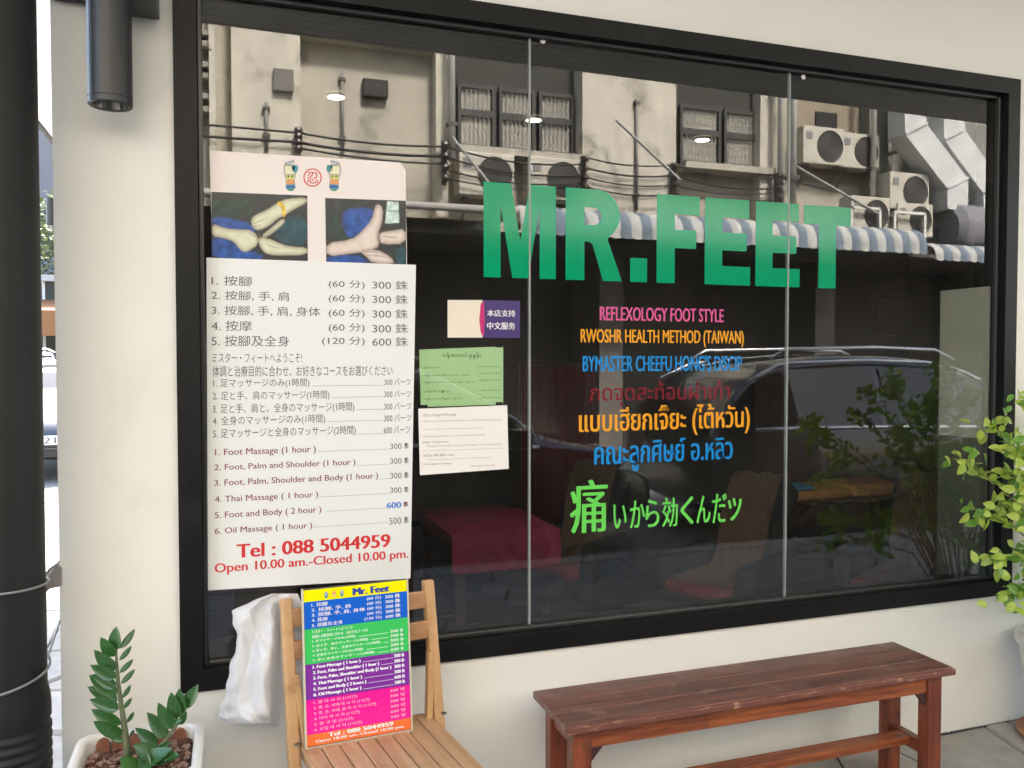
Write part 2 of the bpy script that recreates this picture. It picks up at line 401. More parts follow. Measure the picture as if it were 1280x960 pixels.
for ch, x0, x1, dot in spec:
    zt_ = lp(798, 322.6)[1] if dot else zt
    o = letter(ch, (lp(x0, 300)[0], zt_), (lp(x1, 300)[0], zb)).build('letter', green, shop, fix=False, label='large green vinyl %s of the shop name' % ('full stop' if dot else 'letter ' + ch))
def vinyl(items, name, m, label):
    mb = MB()
    for (body, a, b, bold) in items: tpx(mb, body, a, b, YL, bold)
    return mb.build(name, m, shop, fix=False, label=label)
vinyl([('REFLEXOLOGY FOOT STYLE', (750, 383), (904.5, 403), .022)], 'lettering', mat('pink_vinyl', (.72, .12, .33), .2), 'pink line REFLEXOLOGY FOOT STYLE')
vinyl([('RWOSHR HEALTH METHOD (TAIWAN)', (726, 411), (929.5, 434.5), .022)], 'lettering', mat('orange_vinyl', (.80, .34, .02), .2), 'orange line RWOSHR HEALTH METHOD (TAIWAN)')
vinyl([("BYMASTER CHEEFU HONG'S DISCIP", (728.7, 444), (927, 463.5), .022)], 'lettering', mat('blue_vinyl', (.01, .24, .62), .2), "blue line BYMASTER CHEEFU HONG'S DISCIP")
vinyl([('กดจุดสะท้อนฝ่าเท้า', (738, 477), (912, 505), .012)], 'lettering', mat('dark_red_vinyl', (.20, .008, .018), .2), 'dark red line of Thai letters')
vinyl([('แบบเฮียกเจี๊ยะ (ไต้หวัน)', (724, 508), (937, 541.5), .02)], 'lettering', MC['orange_vinyl'], 'orange line of Thai letters')
vinyl([('คณะลูกศิษย์ อ.หลิว', (743, 551), (915.5, 583), .02)], 'lettering', MC['blue_vinyl'], 'blue line of Thai letters')
lime = mat('lime_vinyl', (.14, .62, .10), .2)
g7 = [('痛', (713, 601), (759, 664)), ('い', (767, 631), (783, 660)), ('か', (787.5, 626), (806, 659)), ('ら', (807, 625), (824, 658)),
      ('効', (828, 622), (847, 658)), ('く', (851, 621), (867, 655)), ('ん', (871, 620), (888, 653)), ('だ', (890.5, 617.5), (908, 653)), ('ッ', (910, 623), (927, 650))]
vinyl([(c, a, b, .018) for c, a, b in g7], 'lettering', lime, 'lime green line of Japanese characters')

# pillar standing just inside the right end of the window
pl = thing('inner_partition', (GX1 + .1, .3, 0), 'low partition with a pale upper panel and grey lower panel behind the right end of the glass', 'partition')
MB().box(GX1 - .014, GX1 - .002, .056, .30, 1.17, 1.80).build('upper_face', mat('pillar_paint', (.50, .46, .39), .7, c2=(.44, .41, .35), ns=3), pl)
MB().box(GX1 - .014, GX1 - .002, .056, .30, .0, 1.169).build('lower_panel', mat('pillar_panel', (.10, .095, .08), .6), pl)
# ceiling downlights inside
dl0 = None
for k, (px, py) in enumerate(((420, 120), (667, 149), (878, 174))):
    q = UZ(px, py, 2.94)
    lab = ('round lit ceiling downlight seen above the pink sheet', 'round lit ceiling downlight seen beside the left glass joint', 'round lit ceiling downlight seen above the letters FE')[k]
    if dl0 is None:
        dl0 = thing('downlight', q, lab, 'ceiling light', 'downlights in the shop ceiling'); d_ = dl0
        MB().lathe([(.058, .008), (.058, -.008), (.046, -.008), (.046, .004)], 20, q).build('rim', mat('white_plastic', (.7, .7, .68), .4), dl0, smooth=False)
        MB().lathe([(0, -.004), (.045, -.004)], 20, q).build('lens', mat('lit_lens', (.9, .85, .7), .4, emit=(1, .86, .62), es=4), dl0, fix=False)
    else:
        d_ = dup(dl0); d_.location = q; d_['label'] = lab
for c in COL.objects:
    pass

# ------------------------------------------------------------------ posters and notices
YP = YG - .0045
def sheet(name, corners, y, th, m, label, cat):
    """corners TL TR BR BL in photo pixels on plane y, thickness th towards the glass"""
    pts = [U(*c, y) for c in corners]; base = (pts[2] + pts[3]) / 2
    t = thing(name, base, label, cat)
    mb = MB(); n = len(pts)
    vs = pts + [p + Vector((0, th, 0)) for p in pts]
    mb.add(vs, [tuple(range(n))[::-1], tuple(range(n, 2 * n))] + [(i, (i + 1) % n, (i + 1) % n + n, i + n) for i in range(n)])
    mb.build('sheet', m, t); return t
# pink sheet with two photographs
ps = sheet('picture_sheet', [(262, 188), (500, 203), (507, 212), (509, 345), (266, 345)], YP, .003, pink_sheet,
           'pale pink sheet with two massage photographs and foot emblems above the white price list', 'poster')
def chaikin(p, k=2):
    for _ in range(k):
        q = []
        for i in range(len(p)):
            a, b = p[i], p[(i + 1) % len(p)]; q += [(a[0] * .75 + b[0] * .25, a[1] * .75 + b[1] * .25), (a[0] * .25 + b[0] * .75, a[1] * .25 + b[1] * .75)]
        p = q
    return p
def flat_px(name, poly, y, m, parent, label=None):
    return planar([U(*p, y) for p in poly], name, m, parent, label=label)
def zc(x, y): return (240 + x / 4.267, 180 + y / 4.267)
skin = mat('print_skin_cool', (.60, .60, .48), .4, c2=(.68, .66, .58), ns=30); skin2 = mat('print_skin_warm', (.62, .50, .46), .4, c2=(.72, .62, .56), ns=30)
pd = mat('print_dark', (.012, .016, .02), .35); pb = mat('print_blue', (.012, .09, .36), .35, c2=(.02, .13, .46), ns=30); pt = mat('print_teal', (.012, .085, .11), .35, c2=(.01, .05, .06), ns=20)
pg = mat('print_dark_green', (.015, .05, .035), .35); pyel = mat('print_yellow', (.75, .55, .04), .4); pwh = mat('print_pale', (.55, .7, .66), .4)
skt = {skin: (mat('skin_edge_cool', (.36, .35, .24), .4, c2=(.28, .27, .18), ns=40), skin, mat('skin_light_cool', (.74, .73, .64), .4)),
       skin2: (mat('skin_edge_warm', (.42, .30, .26), .4, c2=(.33, .22, .19), ns=40), skin2, mat('skin_light_warm', (.76, .68, .64), .4))}
print_mat = bpy.data.materials.new('printed_photo_ink'); print_mat.use_nodes = True
_t = print_mat.node_tree; _a = _t.nodes.new('ShaderNodeVertexColor'); _a.layer_name = 'ink'; _t.links.new(_a.outputs[0], _t.nodes['Principled BSDF'].inputs['Base Color']); _t.nodes['Principled BSDF'].inputs['Roughness'].default_value = .3
def sdist(poly, x, y):         # signed distance, positive inside
    d = 1e9; ins = False; n = len(poly)
    for i in range(n):
        ax, ay = poly[i]; bx_, by_ = poly[(i + 1) % n]; ex, ey = bx_ - ax, by_ - ay; wx_, wy_ = x - ax, y - ay
        t = max(0, min(1, (wx_ * ex + wy_ * ey) / (ex * ex + ey * ey + 1e-9))); d = min(d, (wx_ - ex * t) ** 2 + (wy_ - ey * t) ** 2)
        if (ay > y) != (by_ > y) and x < (bx_ - ax) * (y - ay) / (by_ - ay) + ax: ins = not ins
    d = math.sqrt(d); return d if ins else -d
def print_photo(o, box, polys):
    from mathutils import noise as mn
    NX, NY = 104, 76; base = wp(o); vs = []; cols = []
    tone = {pb: (.012, .07, .30), pt: (.01, .06, .085), pg: (.012, .035, .028), pyel: (.72, .5, .05), pwh: (.55, .70, .66), pd: (.02, .018, .016), skin: (.66, .66, .50), skin2: (.70, .60, .55)}
    layers = [(m, poly if m in (pwh, pg) else chaikin(poly, 1)) for m, poly in polys]
    for j in range(NY + 1):
        for i in range(NX + 1):
            u, v = i / NX, j / NY
            x = (box[0][0] * (1 - u) + box[1][0] * u) * (1 - v) + (box[3][0] * (1 - u) + box[2][0] * u) * v
            y = (box[0][1] * (1 - u) + box[1][1] * u) * (1 - v) + (box[3][1] * (1 - u) + box[2][1] * u) * v
            vs.append(U(*zc(x, y), YP - .0006) - base); nz = mn.noise(Vector((x / 38, y / 38, 3))) ; n2 = mn.noise(Vector((x / 11, y / 11, 7)))
            c = [.018 + .016 * max(0, nz), .022 + .018 * max(0, nz), .024 + .02 * max(0, nz)]
            for m, poly in layers:
                soft = 10 if m in (pb, pt, pg) else 2.2; d = sdist(poly, x, y)
                if d < -soft: continue
                a_ = max(0, min(1, (d + soft) / (2 * soft))); a_ = a_ * a_ * (3 - 2 * a_); t = tone[m]
                if m in (skin, skin2):
                    f = .34 + .66 * math.sqrt(max(0, min(1, d / 24))); f *= 1 + .10 * nz + .07 * n2; t = (t[0] * f, t[1] * f ** 1.12, t[2] * f ** 1.25)
                elif m is pd: a_ *= .55; t = (.16, .10, .08)
                else: f = 1 + .7 * nz + .25 * n2; t = tuple(q * f for q in t)
                c = [c[k] * (1 - a_) + t[k] * a_ for k in range(3)]
            cols += [max(0, q) for q in c] + [1]
    fs = [(j * (NX + 1) + i, (j + 1) * (NX + 1) + i, (j + 1) * (NX + 1) + i + 1, j * (NX + 1) + i + 1) for j in range(NY) for i in range(NX)]
    me = bpy.data.meshes.new('photograph'); me.from_pydata(vs, [], fs); me.materials.append(print_mat)
    ca = me.color_attributes.new('ink', 'FLOAT_COLOR', 'POINT'); ca.data.foreach_set('color', cols); me.update(); o.data = me
for box, polys in (
 ([(103, 255), (615, 275), (618, 640), (106, 640)], [
  (pg, [(106, 300), (330, 300), (330, 385), (106, 385)]), (pb, [(106, 390), (200, 395), (330, 430), (345, 480), (106, 440)]),
  (pb, [(106, 490), (190, 508), (260, 560), (372, 585), (376, 632), (106, 622)]), (pt, [(480, 395), (616, 385), (617, 535), (500, 540), (430, 480)]),
  (skin, [(105, 422), (170, 447), (240, 456), (312, 455), (352, 490), (352, 538), (312, 566), (282, 580), (250, 560), (225, 522), (170, 502), (105, 494)]),
  (skin, [(312, 398), (345, 374), (402, 350), (450, 316), (505, 290), (614, 284), (615, 312), (540, 350), (492, 382), (452, 402), (420, 432), (362, 462), (322, 452)]),
  (skin, [(368, 490), (430, 440), (478, 398), (496, 402), (492, 424), (425, 480), (384, 503)]),
  (skin, [(346, 498), (402, 500), (470, 530), (522, 547), (616, 550), (616, 590), (500, 597), (402, 592), (366, 560)]),
  (pd, [(350, 478), (356, 474), (372, 500), (362, 510)]), (pd, [(330, 420), (398, 395), (400, 398), (332, 426)]), (pd, [(322, 440), (372, 428), (374, 431), (324, 446)]), (pd, [(380, 496), (440, 450), (442, 453), (384, 500)]), (pd, [(300, 470), (345, 495), (343, 499), (298, 474)]), (pd, [(400, 535), (470, 556), (468, 560), (398, 540)]), (pyel, [(448, 312), (478, 304), (502, 340), (497, 392), (482, 386), (480, 342)])]),
 ([(710, 288), (1141, 303), (1143, 645), (716, 645)], [
  (pb, [(810, 350), (900, 340), (960, 345), (985, 400), (900, 480), (830, 505), (800, 430)]), (pg, [(740, 380), (775, 360), (795, 440), (830, 500), (800, 515), (730, 470)]),
  (pb, [(718, 602), (840, 588), (900, 600), (955, 640), (718, 640)]), (pt, [(1082, 565), (1141, 550), (1142, 640), (1095, 640)]),
  (pwh, [(1042, 306), (1102, 308), (1105, 420), (1030, 425)]), (pd, [(1032, 352), (1103, 352), (1103, 362), (1032, 362)]),
  (skin2, [(714, 527), (850, 510), (900, 472), (960, 402), (975, 332), (995, 318), (1020, 342), (1015, 422), (990, 482), (1002, 545), (950, 572), (850, 585), (716, 602)]),
  (skin2, [(1000, 472), (1060, 462), (1140, 450), (1141, 532), (1010, 538), (995, 500)]), (skin2, [(888, 568), (980, 558), (1062, 600), (1085, 642), (960, 636), (930, 602)]),
  (pd, [(1020, 490), (1080, 495), (1100, 500), (1080, 502), (1020, 497)]), (pd, [(930, 590), (1000, 592), (1040, 610), (1000, 600), (930, 597)]), (pd, [(905, 575), (970, 572), (1000, 584), (970, 578), (905, 580)]), (pd, [(980, 340), (992, 336), (994, 339), (982, 344)]), (pd, [(960, 560), (1000, 545), (1002, 550), (964, 566)])])):
    ph = flat_px('photograph', [zc(*p) for p in box], YP - .0006, pd, ps, 'printed photograph of hands massaging a bare foot')
    for o_ in (ph,): o_.data.materials[0] = print_mat
    print_photo(ph, box, polys)
# foot emblems
def ell(cx, cy, rx, ry, n=14, a=0): return [(cx + rx * math.cos(2 * math.pi * i / n), cy + ry * math.sin(2 * math.pi * i / n)) for i in range(n)][::-1]
em_c = [mat('emblem_' + n, c, .5) for n, c in (('teal', (.03, .28, .35)), ('yellow', (.6, .6, .2)), ('orange', (.75, .33, .12)), ('blue', (.03, .16, .4)), ('green', (.02, .3, .18)), ('grey', (.35, .36, .36)), ('cream', (.75, .74, .5)))]
ec = {n: m for n, m in zip(('teal', 'yellow', 'orange', 'blue', 'green', 'grey', 'cream'), em_c)}
for s, cx in ((1, 526), (-1, 757)):
    em = flat_px('foot_emblem', [zc(cx + s * x, y) for x, y in ((-38, 118), (-30, 105), (0, 108), (38, 112), (40, 140), (28, 160), (22, 190), (26, 235), (10, 252), (-14, 250), (-27, 235), (-26, 190), (-38, 150))][::s], YP - .0006, ec['grey'], ps)
    b0 = [('cream', [(-30, 118), (22, 118), (20, 160), (-30, 160)]), ('teal', [(8, 112), (38, 118), (38, 140), (22, 150), (8, 140)]), ('yellow', [(-24, 165), (20, 165), (20, 190), (-24, 190)]),
          ('orange', [(-24, 192), (18, 188), (20, 214), (-24, 214)]), ('blue', [(-24, 220), (22, 216), (24, 236), (-24, 236)]), ('green', [(-20, 238), (20, 238), (8, 250), (-12, 249)])]
    for k, (c, poly) in enumerate(b0): flat_px('emblem_patch', [zc(cx + s * x, y) for x, y in poly][::s], YP - .0009, ec[c], em)
    for k in range(4): flat_px('emblem_toe', [zc(x, y) for x, y in ell(cx + s * (-26 + k * 13), 104 - k * 4, 6, 9)], YP - .0009, ec['grey'], em)
    for k in (-12, 8): flat_px('emblem_spot', [zc(x, y) for x, y in ell(cx + s * k, 172, 5, 5)], YP - .0012, pd, em)
mb = MB(); o1 = ell(643, 179, 49, 49, 28); o2 = ell(643, 179, 43, 43, 28)
mb.add([U(*zc(*p), YP - .0007) for p in o1] + [U(*zc(*p), YP - .0007) for p in o2], [(i, (i + 1) % 28, (i + 1) % 28 + 28, i + 28) for i in range(28)])
tpx(mb, '忍', zc(613, 148), zc(673, 212), YP - .0007, .01)
mb.build('red_emblem', redink, ps, fix=False)

# white price list
wlst = sheet('price_list', [(258, 322), (520, 331), (513, 723), (260, 738)], YP - .004, .0035, white_print,
             'large white price list with Chinese, Japanese and English lines and a red telephone number', 'poster')
YW = YP - .0045
A = lambda x, y: (250 + x / 4.571, 320 + y / 4.571); B = lambda x, y: (250 + x / 4.364, 520 + y / 4.364)
def line_px(mb, a, b, y, th=.0011):
    p = U(*a, y); q = U(*b, y); mb.add([(p.x, y, p.z - th / 2), (q.x, y, p.z - th / 2), (q.x, y, p.z + th / 2), (p.x, y, p.z + th / 2)], [(0, 1, 2, 3)])
c1 = MB()
L = [('1. 按腳', 295), ('2. 按腳, 手, 肩', 508), ('3. 按腳, 手, 肩, 身体', 688), ('4. 按摩', 297), ('5. 按腳及全身', 510)]
yl = [110, 195, 280, 367, 452]; yr = [(135, 192), (216, 274), (299, 356), (382, 440), (459, 515)]
for k, (s, x1) in enumerate(L):
    tpx(c1, s, A(65, yl[k]), A(x1, yl[k] + 62 + (x1 - 200) * .012), YW, .006)
    tpx(c1, '(60 分)' if k < 4 else '(120 分)', A(735 if k < 4 else 697, yr[k][0]), A(941, yr[k][1]), YW, .002)
    tpx(c1, '300 銖' if k < 4 else '600 銖', A(985, yr[k][0] + 2), A(1188, yr[k][1] + 3), YW, .002)
c1.build('chinese_text', ink, wlst, fix=False)
c2 = MB()
tpx(c2, 'ミスター・フィートへようこそ!', A(70, 554), A(583, 610), YW, .004)
tpx(c2, '体調と治療目的に合わせ、お好きなコースをお選びください', A(72, 628), A(1100, 684), YW, .004)
for s, a, b, l0, l1, ly, p0, p1 in (
  ('1. 足マッサージのみ(1時間)', A(75, 702), A(625, 752), 640, 1050, 742, A(1052, 700), A(1205, 737)),
  ('2. 足と手、肩のマッサージ(1時間)', A(72, 774), A(740, 822), 755, 1050, 808, A(1052, 768), A(1205, 806)),
  ('3. 足と手、肩と、全身のマッサージ(1時間)', A(72, 846), A(882, 893), 895, 1050, 878, A(1052, 838), A(1205, 876)),
  ('4. 全身のマッサージのみ(1時間)', A(72, 916), A(716, 960), 730, 1050, 946, A(1052, 905), A(1205, 944)),
  ('5. 足マッサージと全身のマッサージ(2時間)', A(74, 988), A(890, 1026), 905, 1050, 1018, A(1050, 972), A(1200, 1012))):
    tpx(c2, s, a, b, YW, .003); line_px(c2, A(l0, ly), A(l1, ly), YW, .0008); tpx(c2, ('600' if s[0] == '5' else '300') + ' バーツ', p0, p1, YW, .002)
c2.build('japanese_text', ink, wlst, fix=False)
c3 = MB(); c4 = MB()
rows = [('1. Foot Massage (1 hour )', (82, 180), (632, 207), (640, 194), 1035, '300 ฿', (1037, 148), (1137, 180)),
        ('2. Foot, Palm and Shoulder (1 hour )', (78, 264), (848, 275), (858, 270), 1035, '300 ฿', (1037, 228), (1137, 260)),
        ('3. Foot, Palm, Shoulder and Body (1 hour )', (78, 348), (972, 350), (982, 344), 1035, '300 ฿', (1037, 308), (1137, 340)),
        ('4. Thai Massage ( 1 hour )', (80, 438), (644, 452), (650, 442), 1035, '300 ฿', (1037, 388), (1137, 418)),
        ('5. Foot and Body ( 2 hour )', (80, 524), (662, 535), (690, 520), 1015, None, None, None),
        ('6. Oil Massage ( 1 hour )', (80, 612), (612, 620), (616, 606), 1022, '500 ฿', (1032, 553), (1137, 588))]
for s, a, b, l0, l1, pr, p0, p1 in rows:
    tpx(c3, s, B(*a), B(*b), YW, .014)
    line_px(c4, B(*l0), B(l1, l0[1]), YW, .0007)
    if pr: tpx(c4, pr, B(*p0), B(*p1), YW, .006)
tpx(c3, '฿', B(1112, 466), B(1135, 496), YW, .01)
c3.build('english_text', maroon, wlst, fix=False); c4.build('price_text', ink, wlst, fix=False)
c5 = MB(); tpx(c5, '600', B(1018, 472), B(1097, 500), YW, .03); c5.build('blue_price', blueink, wlst, fix=False)
c6 = MB(); tpx(c6, 'Tel : 088 5044959', B(200, 700), B(1037, 714), YW, .03); tpx(c6, 'Open 10.00 am.-Closed 10.00 pm.', B(80, 806), B(1137, 788), YW, .02)
c6.build('telephone_text', redink, wlst, fix=False)

# language sticker (code panel left blank)
YS = YG + .011
stk = sheet('language_sticker', [(559.5, 374.5), (650, 376), (650, 422.5), (559.5, 422)], YG - .003, .002, mat('violet_sticker', (.055, .03, .16), .4), 'small sticker with a cream half and a violet half of white Chinese characters', 'sticker')
yy = YG - .0034
flat_px('cream_panel', [(559.5, 375), (603, 375), (603, 422), (559.5, 422)][::-1], yy, mat('cream_sticker', (.78, .70, .58), .4), stk)
flat_px('magenta_curve', [(601, 379), (605, 377), (606, 400), (605, 421), (601, 416), (599, 400)][::-1], yy - .0003, mat('magenta_print', (.5, .02, .16), .4), stk)
mb = MB(); tpx(mb, '本店支持', (609, 387), (644, 396), yy - .0003, .02); tpx(mb, '中文服务', (609, 402.5), (644, 412), yy - .0003, .02); mb.build('white_text', mat('white_ink', (.8, .8, .8), .5), stk, fix=False)
# green notice
gn = sheet('green_notice', [(524, 437), (629, 433), (629, 505.5), (526, 509)], YG + .0112, .001, mat('green_paper', (.55, .82, .42), .7, c2=(.60, .85, .47), ns=4), 'light green paper notice in Burmese script taped behind the glass', 'notice')
yy = YG + .0109
C_ = lambda x, y: (510 + x / 8, 360 + y / 8); D_ = lambda x, y: (510 + x / 7.3875, 470 + y / 7.3875)
mb = MB(); tpx(mb, 'ဝန်ဆောင်မှုနှုန်း', C_(345, 640), C_(735, 710), yy, .01)
for k, (s, a, b) in enumerate((('ခြေထောက်', C_(145, 785), C_(310, 812)), ('ခြေထောက် လက် ပခုံး', C_(145, 858), C_(610, 885)), ('ခြေထောက် လက် ပခုံး ကိုယ်', D_(140, 48), D_(610, 68)), ('ထိုင်းနှိပ်', D_(140, 132), D_(390, 155)), ('ခြေထောက်နှင့် ကိုယ်', D_(140, 200), D_(490, 220)))):
    tpx(mb, s, a, b, yy, .003)
for k, y in enumerate((785, 850, 920)): tpx(mb, '၁ နာရီ ဘတ် ၃၀၀', C_(690, y - 10), C_(930, y + 14), yy, .003)
for k, y in enumerate((122, 192)): tpx(mb, '၁ နာရီ ဘတ် ၃၀၀', D_(640, y), D_(860, y + 20), yy, .003)
mb.build('burmese_text', mat('dark_green_ink', (.05, .12, .05), .6), gn, fix=False)
# tape squares
tm = mat('black_tape', (.01, .01, .01), .4)
for (px, py) in ((624, 432), (624, 505), (530, 508.5)):
    q = U(px, py, YG + .0105); MB().box(q.x - .012, q.x + .012, YG + .0103, YG + .0107, q.z - .006, q.z + .006).build('tape', tm, gn)
# white notice
wn = sheet('white_notice', [(523, 511), (634, 506.5), (636, 586), (525, 594)], YG - .003, .002, mat('white_notice_paper', (.80, .76, .74), .6), 'small white notice with lines of tiny grey print below the green notice', 'notice')
yy = YG - .0034; mb = MB()
for s, a, b in (('เรียน ท่านลูกค้าที่เคารพ', (138, 345), (445, 368)), ('เนื่องจากค่าใช้จ่ายเพิ่มขึ้น ทางร้านขอปรับราคา', (138, 410), (860, 400)), ('นวดเท้า นวดตัว ราคาใหม่ ขออภัยในความไม่สะดวก', (138, 487), (700, 475)),
                ('จึงเรียนมาเพื่อทราบและขอบพระคุณอย่างยิ่ง', (138, 550), (715, 545)), ('Dear Customer,', (138, 600), (375, 610)), ('Please note the cost of massage will be adjusted', (180, 642), (865, 628)),
                ('the service fee and the oil massage service charge', (138, 687), (880, 663)), ('will be 600 Baht now.', (138, 722), (430, 728)), ('Thank you for your kind understanding', (180, 768), (765, 750)), ('and support always.', (138, 805), (410, 810)), ('Best regards, shop team', (580, 822), (800, 825))):
    tpx(mb, s, D_(a[0], a[1]), D_(b[0], b[1] + 8), yy, .004)
mb.build('grey_text', mat('grey_ink', (.25, .22, .22), .6), wn, fix=False)

# ------------------------------------------------------------------ wall lamp
cx, cy = U(137, 60, -.12).x, -.12
zb_ = U(137, 133, -.12).z
wlp = thing('wall_lamp', (cx, cy, zb_), 'black cylinder downlight on a wall bracket at the left end of the shop wall', 'wall lamp')
lm = mat('black_lamp_metal', (.02, .021, .023), .38, c2=(.03, .031, .033), ns=6)
rr = (U(166, 60, cy).x - U(107, 60, cy).x) / 2 * .97
MB().lathe([(rr - .012, .003), (rr - .003, 0), (rr, .003), (rr, .016), (rr - .0015, .017), (rr - .0015, .019), (rr, .02), (rr, .36), (0, .362)], 40, (cx, cy, zb_)).build('lamp_body', lm, wlp, smooth=False)
MB().lathe([(rr - .012, .004), (rr - .02, .035), (0, .036)], 40, (cx, cy, zb_)).build('reflector', mat('lamp_reflector', (.16, .16, .15), .25, metal=.6), wlp)
zz = U(150, 11, -.05).z
MB().box(cx - .055, cx + .115, -.14, -.001, zz, zz + .09).build('bracket', lm, wlp, bevel=.004)
MB().box(cx - .15, cx - .055, -.035, -.001, zz + .018, zz + .05).build('bracket_arm', lm, wlp, bevel=.003)

q = U(65, 262, .9)
sl = thing('side_lamp', (q.x, .9, q.z), 'small black lamp on the side wall just beyond the left corner of the shop', 'wall lamp')
MB().lathe([(0, 0), (.017, 0), (.019, .008), (.019, .10), (0, .102)], 20, (q.x, .9, q.z - .06)).build('lamp_body', lm, sl)
MB().box(q.x + .02, PX - .001, .885, .915, q.z + .02, q.z + .05).build('bracket', lm, sl)
# ------------------------------------------------------------------ drain pipe with ties and grey cloth
pc = U(4, 500, -.16); pr_ = .088
dp = thing('drain_pipe', (pc.x, -.16, 0), 'thick black plastic drain pipe at the left corner of the shop', 'pipe')
prof = [(pr_, 3.3), (pr_, U(4, 860, -.16).z)]
z = prof[-1][1]; zc0 = U(4, 905, -.16).z
prof += [(pr_ + .006, z - .03), (pr_ + .008, z - .05), (pr_ + .008, zc0 + .01)]
zq = zc0
while zq > .06:
    prof += [(pr_ + .003, zq), (pr_ + .003, zq - .009), (pr_ + .009, zq - .013), (pr_ + .009, zq - .022)]; zq -= .026
prof += [(pr_ + .004, .0)]
MB().lathe(prof[::-1], 48, (pc.x, -.16, 0)).build('pipe_wall', pipem, dp, smooth=True)
tie = mat('grey_cable_tie', (.22, .22, .22), .4)
for (py, s) in ((742, 0), (868, .12)):
    zt_ = U(4, py, -.25).z; mb = MB(); pts = []
    for i in range(33):
        an = R(200 + i * 5.9 * 1.0); pts.append((pc.x + (pr_ + .006) * math.cos(an), -.16 + (pr_ + .006) * math.sin(an), zt_ + (s * .35 * max(0, i - 12) / 20 if s else 0)))
    pts.append((PX + .0, -.002, zt_ + (.10 if s else .015)))
    mb.tube(pts, .0032, 6); mb.build('cable_tie', tie, dp, smooth=True)
# grey cloth tied to the pipe
q = U(52, 728, -.02)
clo = thing('grey_cloth', (q.x, -.02, q.z), 'scrap of grey cloth tied between the drain pipe and the wall corner', 'cloth')
pts = [(38, 748), (44, 733), (52, 722), (60, 712), (70, 705), (76, 712), (76, 733), (62, 736), (56, 742), (50, 752), (44, 764), (41, 756)]
f_ = [U(x, y, -.05 + .02 * math.sin(i * 1.7)) for i, (x, y) in enumerate(pts)]
c_ = sum(f_, Vector()) / len(f_) + Vector((0, -.02, 0)); mb = MB(); n = len(f_)
mb.add(f_ + [c_] + [p + Vector((0, .02, 0)) for p in f_] + [c_ + Vector((0, .03, 0))], [(i, (i + 1) % n, n) for i in range(n)] + [((i + 1) % n + n + 1, i + n + 1, 2 * n + 1) for i in range(n)] + [(i, i + n + 1, (i + 1) % n + n + 1, (i + 1) % n) for i in range(n)])
mb.build('cloth_scrap', mat('grey_rag', (.20, .18, .18), .9, c2=(.28, .25, .25), ns=14, bump=.3), clo)

# ------------------------------------------------------------------ bench
bench_top = mat('bench_top_varnish', (.085, .032, .024), .36, c2=(.22, .085, .058), ns=5, stretch=(.5, 11, 11), bump=.14, bs=30, coat=.12, c3=(.27, .15, .11), n3=11)
bench_wood = mat('bench_leg_varnish', (.11, .021, .009), .38, c2=(.26, .058, .019), ns=6, stretch=(5, 5, .6), bump=.12, bs=30, coat=.12, c3=(.075, .02, .012), n3=7)
bench_apron = mat('bench_apron_varnish', (.14, .028, .010), .38, c2=(.34, .095, .026), ns=6, stretch=(.7, 11, 11), bump=.12, bs=30, coat=.12, c3=(.11, .028, .014), n3=6)
worn = mat('worn_bench_edge', (.42, .22, .14), .6, c2=(.15, .05, .033), ns=34, lo=.30, hi=.43, stretch=(.5, 1.5, 1.5))
BZ = .45
c0 = UZ(665, 861, BZ); c1_ = UZ(1122, 803.5, BZ); c2_ = UZ(1197, 837, BZ); c3_ = UZ(706, 909, BZ)
bx0 = (c0.x + c3_.x) / 2; bx1 = (c1_.x + c2_.x) / 2; by1 = (c0.y + c1_.y) / 2; by0 = (c2_.y + c3_.y) / 2
bn = thing('bench', ((bx0 + bx1) / 2, (by0 + by1) / 2, 0), 'long reddish brown wooden bench against the cream wall under the window', 'bench')
rb = random.Random(5)
npl = 3; wd = (by1 - by0 - .012) / npl
for i in range(npl):
    MB().box(bx0, bx1, by0 + .012 + i * wd + .0008, by0 + .012 + (i + 1) * wd - .0008, BZ - .022, BZ + rb.uniform(-.0006, .0006)).build('seat_plank', bench_top, bn, bevel=.0025)
MB().box(bx0 - .001, bx1 + .001, by0, by0 + .0118, BZ - .024, BZ - .001).build('worn_edge_strip', worn, bn, bevel=.005)
lx0, lx1, ly0, ly1 = bx0 + .03, bx1 - .035, by0 + .025, by1 - .02; lt = .058
for x, y in ((lx0, ly0), (lx1 - lt, ly0), (lx0, ly1 - lt), (lx1 - lt, ly1 - lt)):
    MB().box(x, x + lt, y, y + lt * .8, 0, BZ - .0245).build('leg', bench_wood, bn, bevel=.003)
MB().box(lx0 + lt, lx1 - lt, ly0 + .008, ly0 + .03, BZ - .085, BZ - .0245).build('apron', bench_apron, bn, bevel=.002)
MB().box(lx0 + lt, lx1 - lt, ly1 - .035, ly1 - .013, BZ - .085, BZ - .0245).build('apron', bench_apron, bn, bevel=.002)
for x in (lx0 + .01, lx1 - lt + .015):
    MB().box(x, x + .022, ly0 + lt * .8, ly1 - lt, BZ - .085, BZ - .0245).build('apron', bench_apron, bn, bevel=.002)
    MB().box(x, x + .03, ly0 + lt * .8, ly1 - lt, .135, .18).build('side_stretcher', bench_wood, bn, bevel=.002)
ym = (ly0 + ly1) / 2
MB().box(lx0 + .032, lx1 - lt + .015, ym - .03, ym + .03, .15, .178).build('long_stretcher', bench_apron, bn, bevel=.003)
for x in (lx0 + lt, lx1 - lt - .04): bk = MB(); bk.prism([(x, BZ - .086), (x + .04, BZ - .086), (x + (.04 if x > 1 + lx0 else 0), BZ - .13)], ly0 + .01, ly0 + .028); bk.build('corner_block', mat('dark_bench_block', (.05, .02, .015), .6), bn)

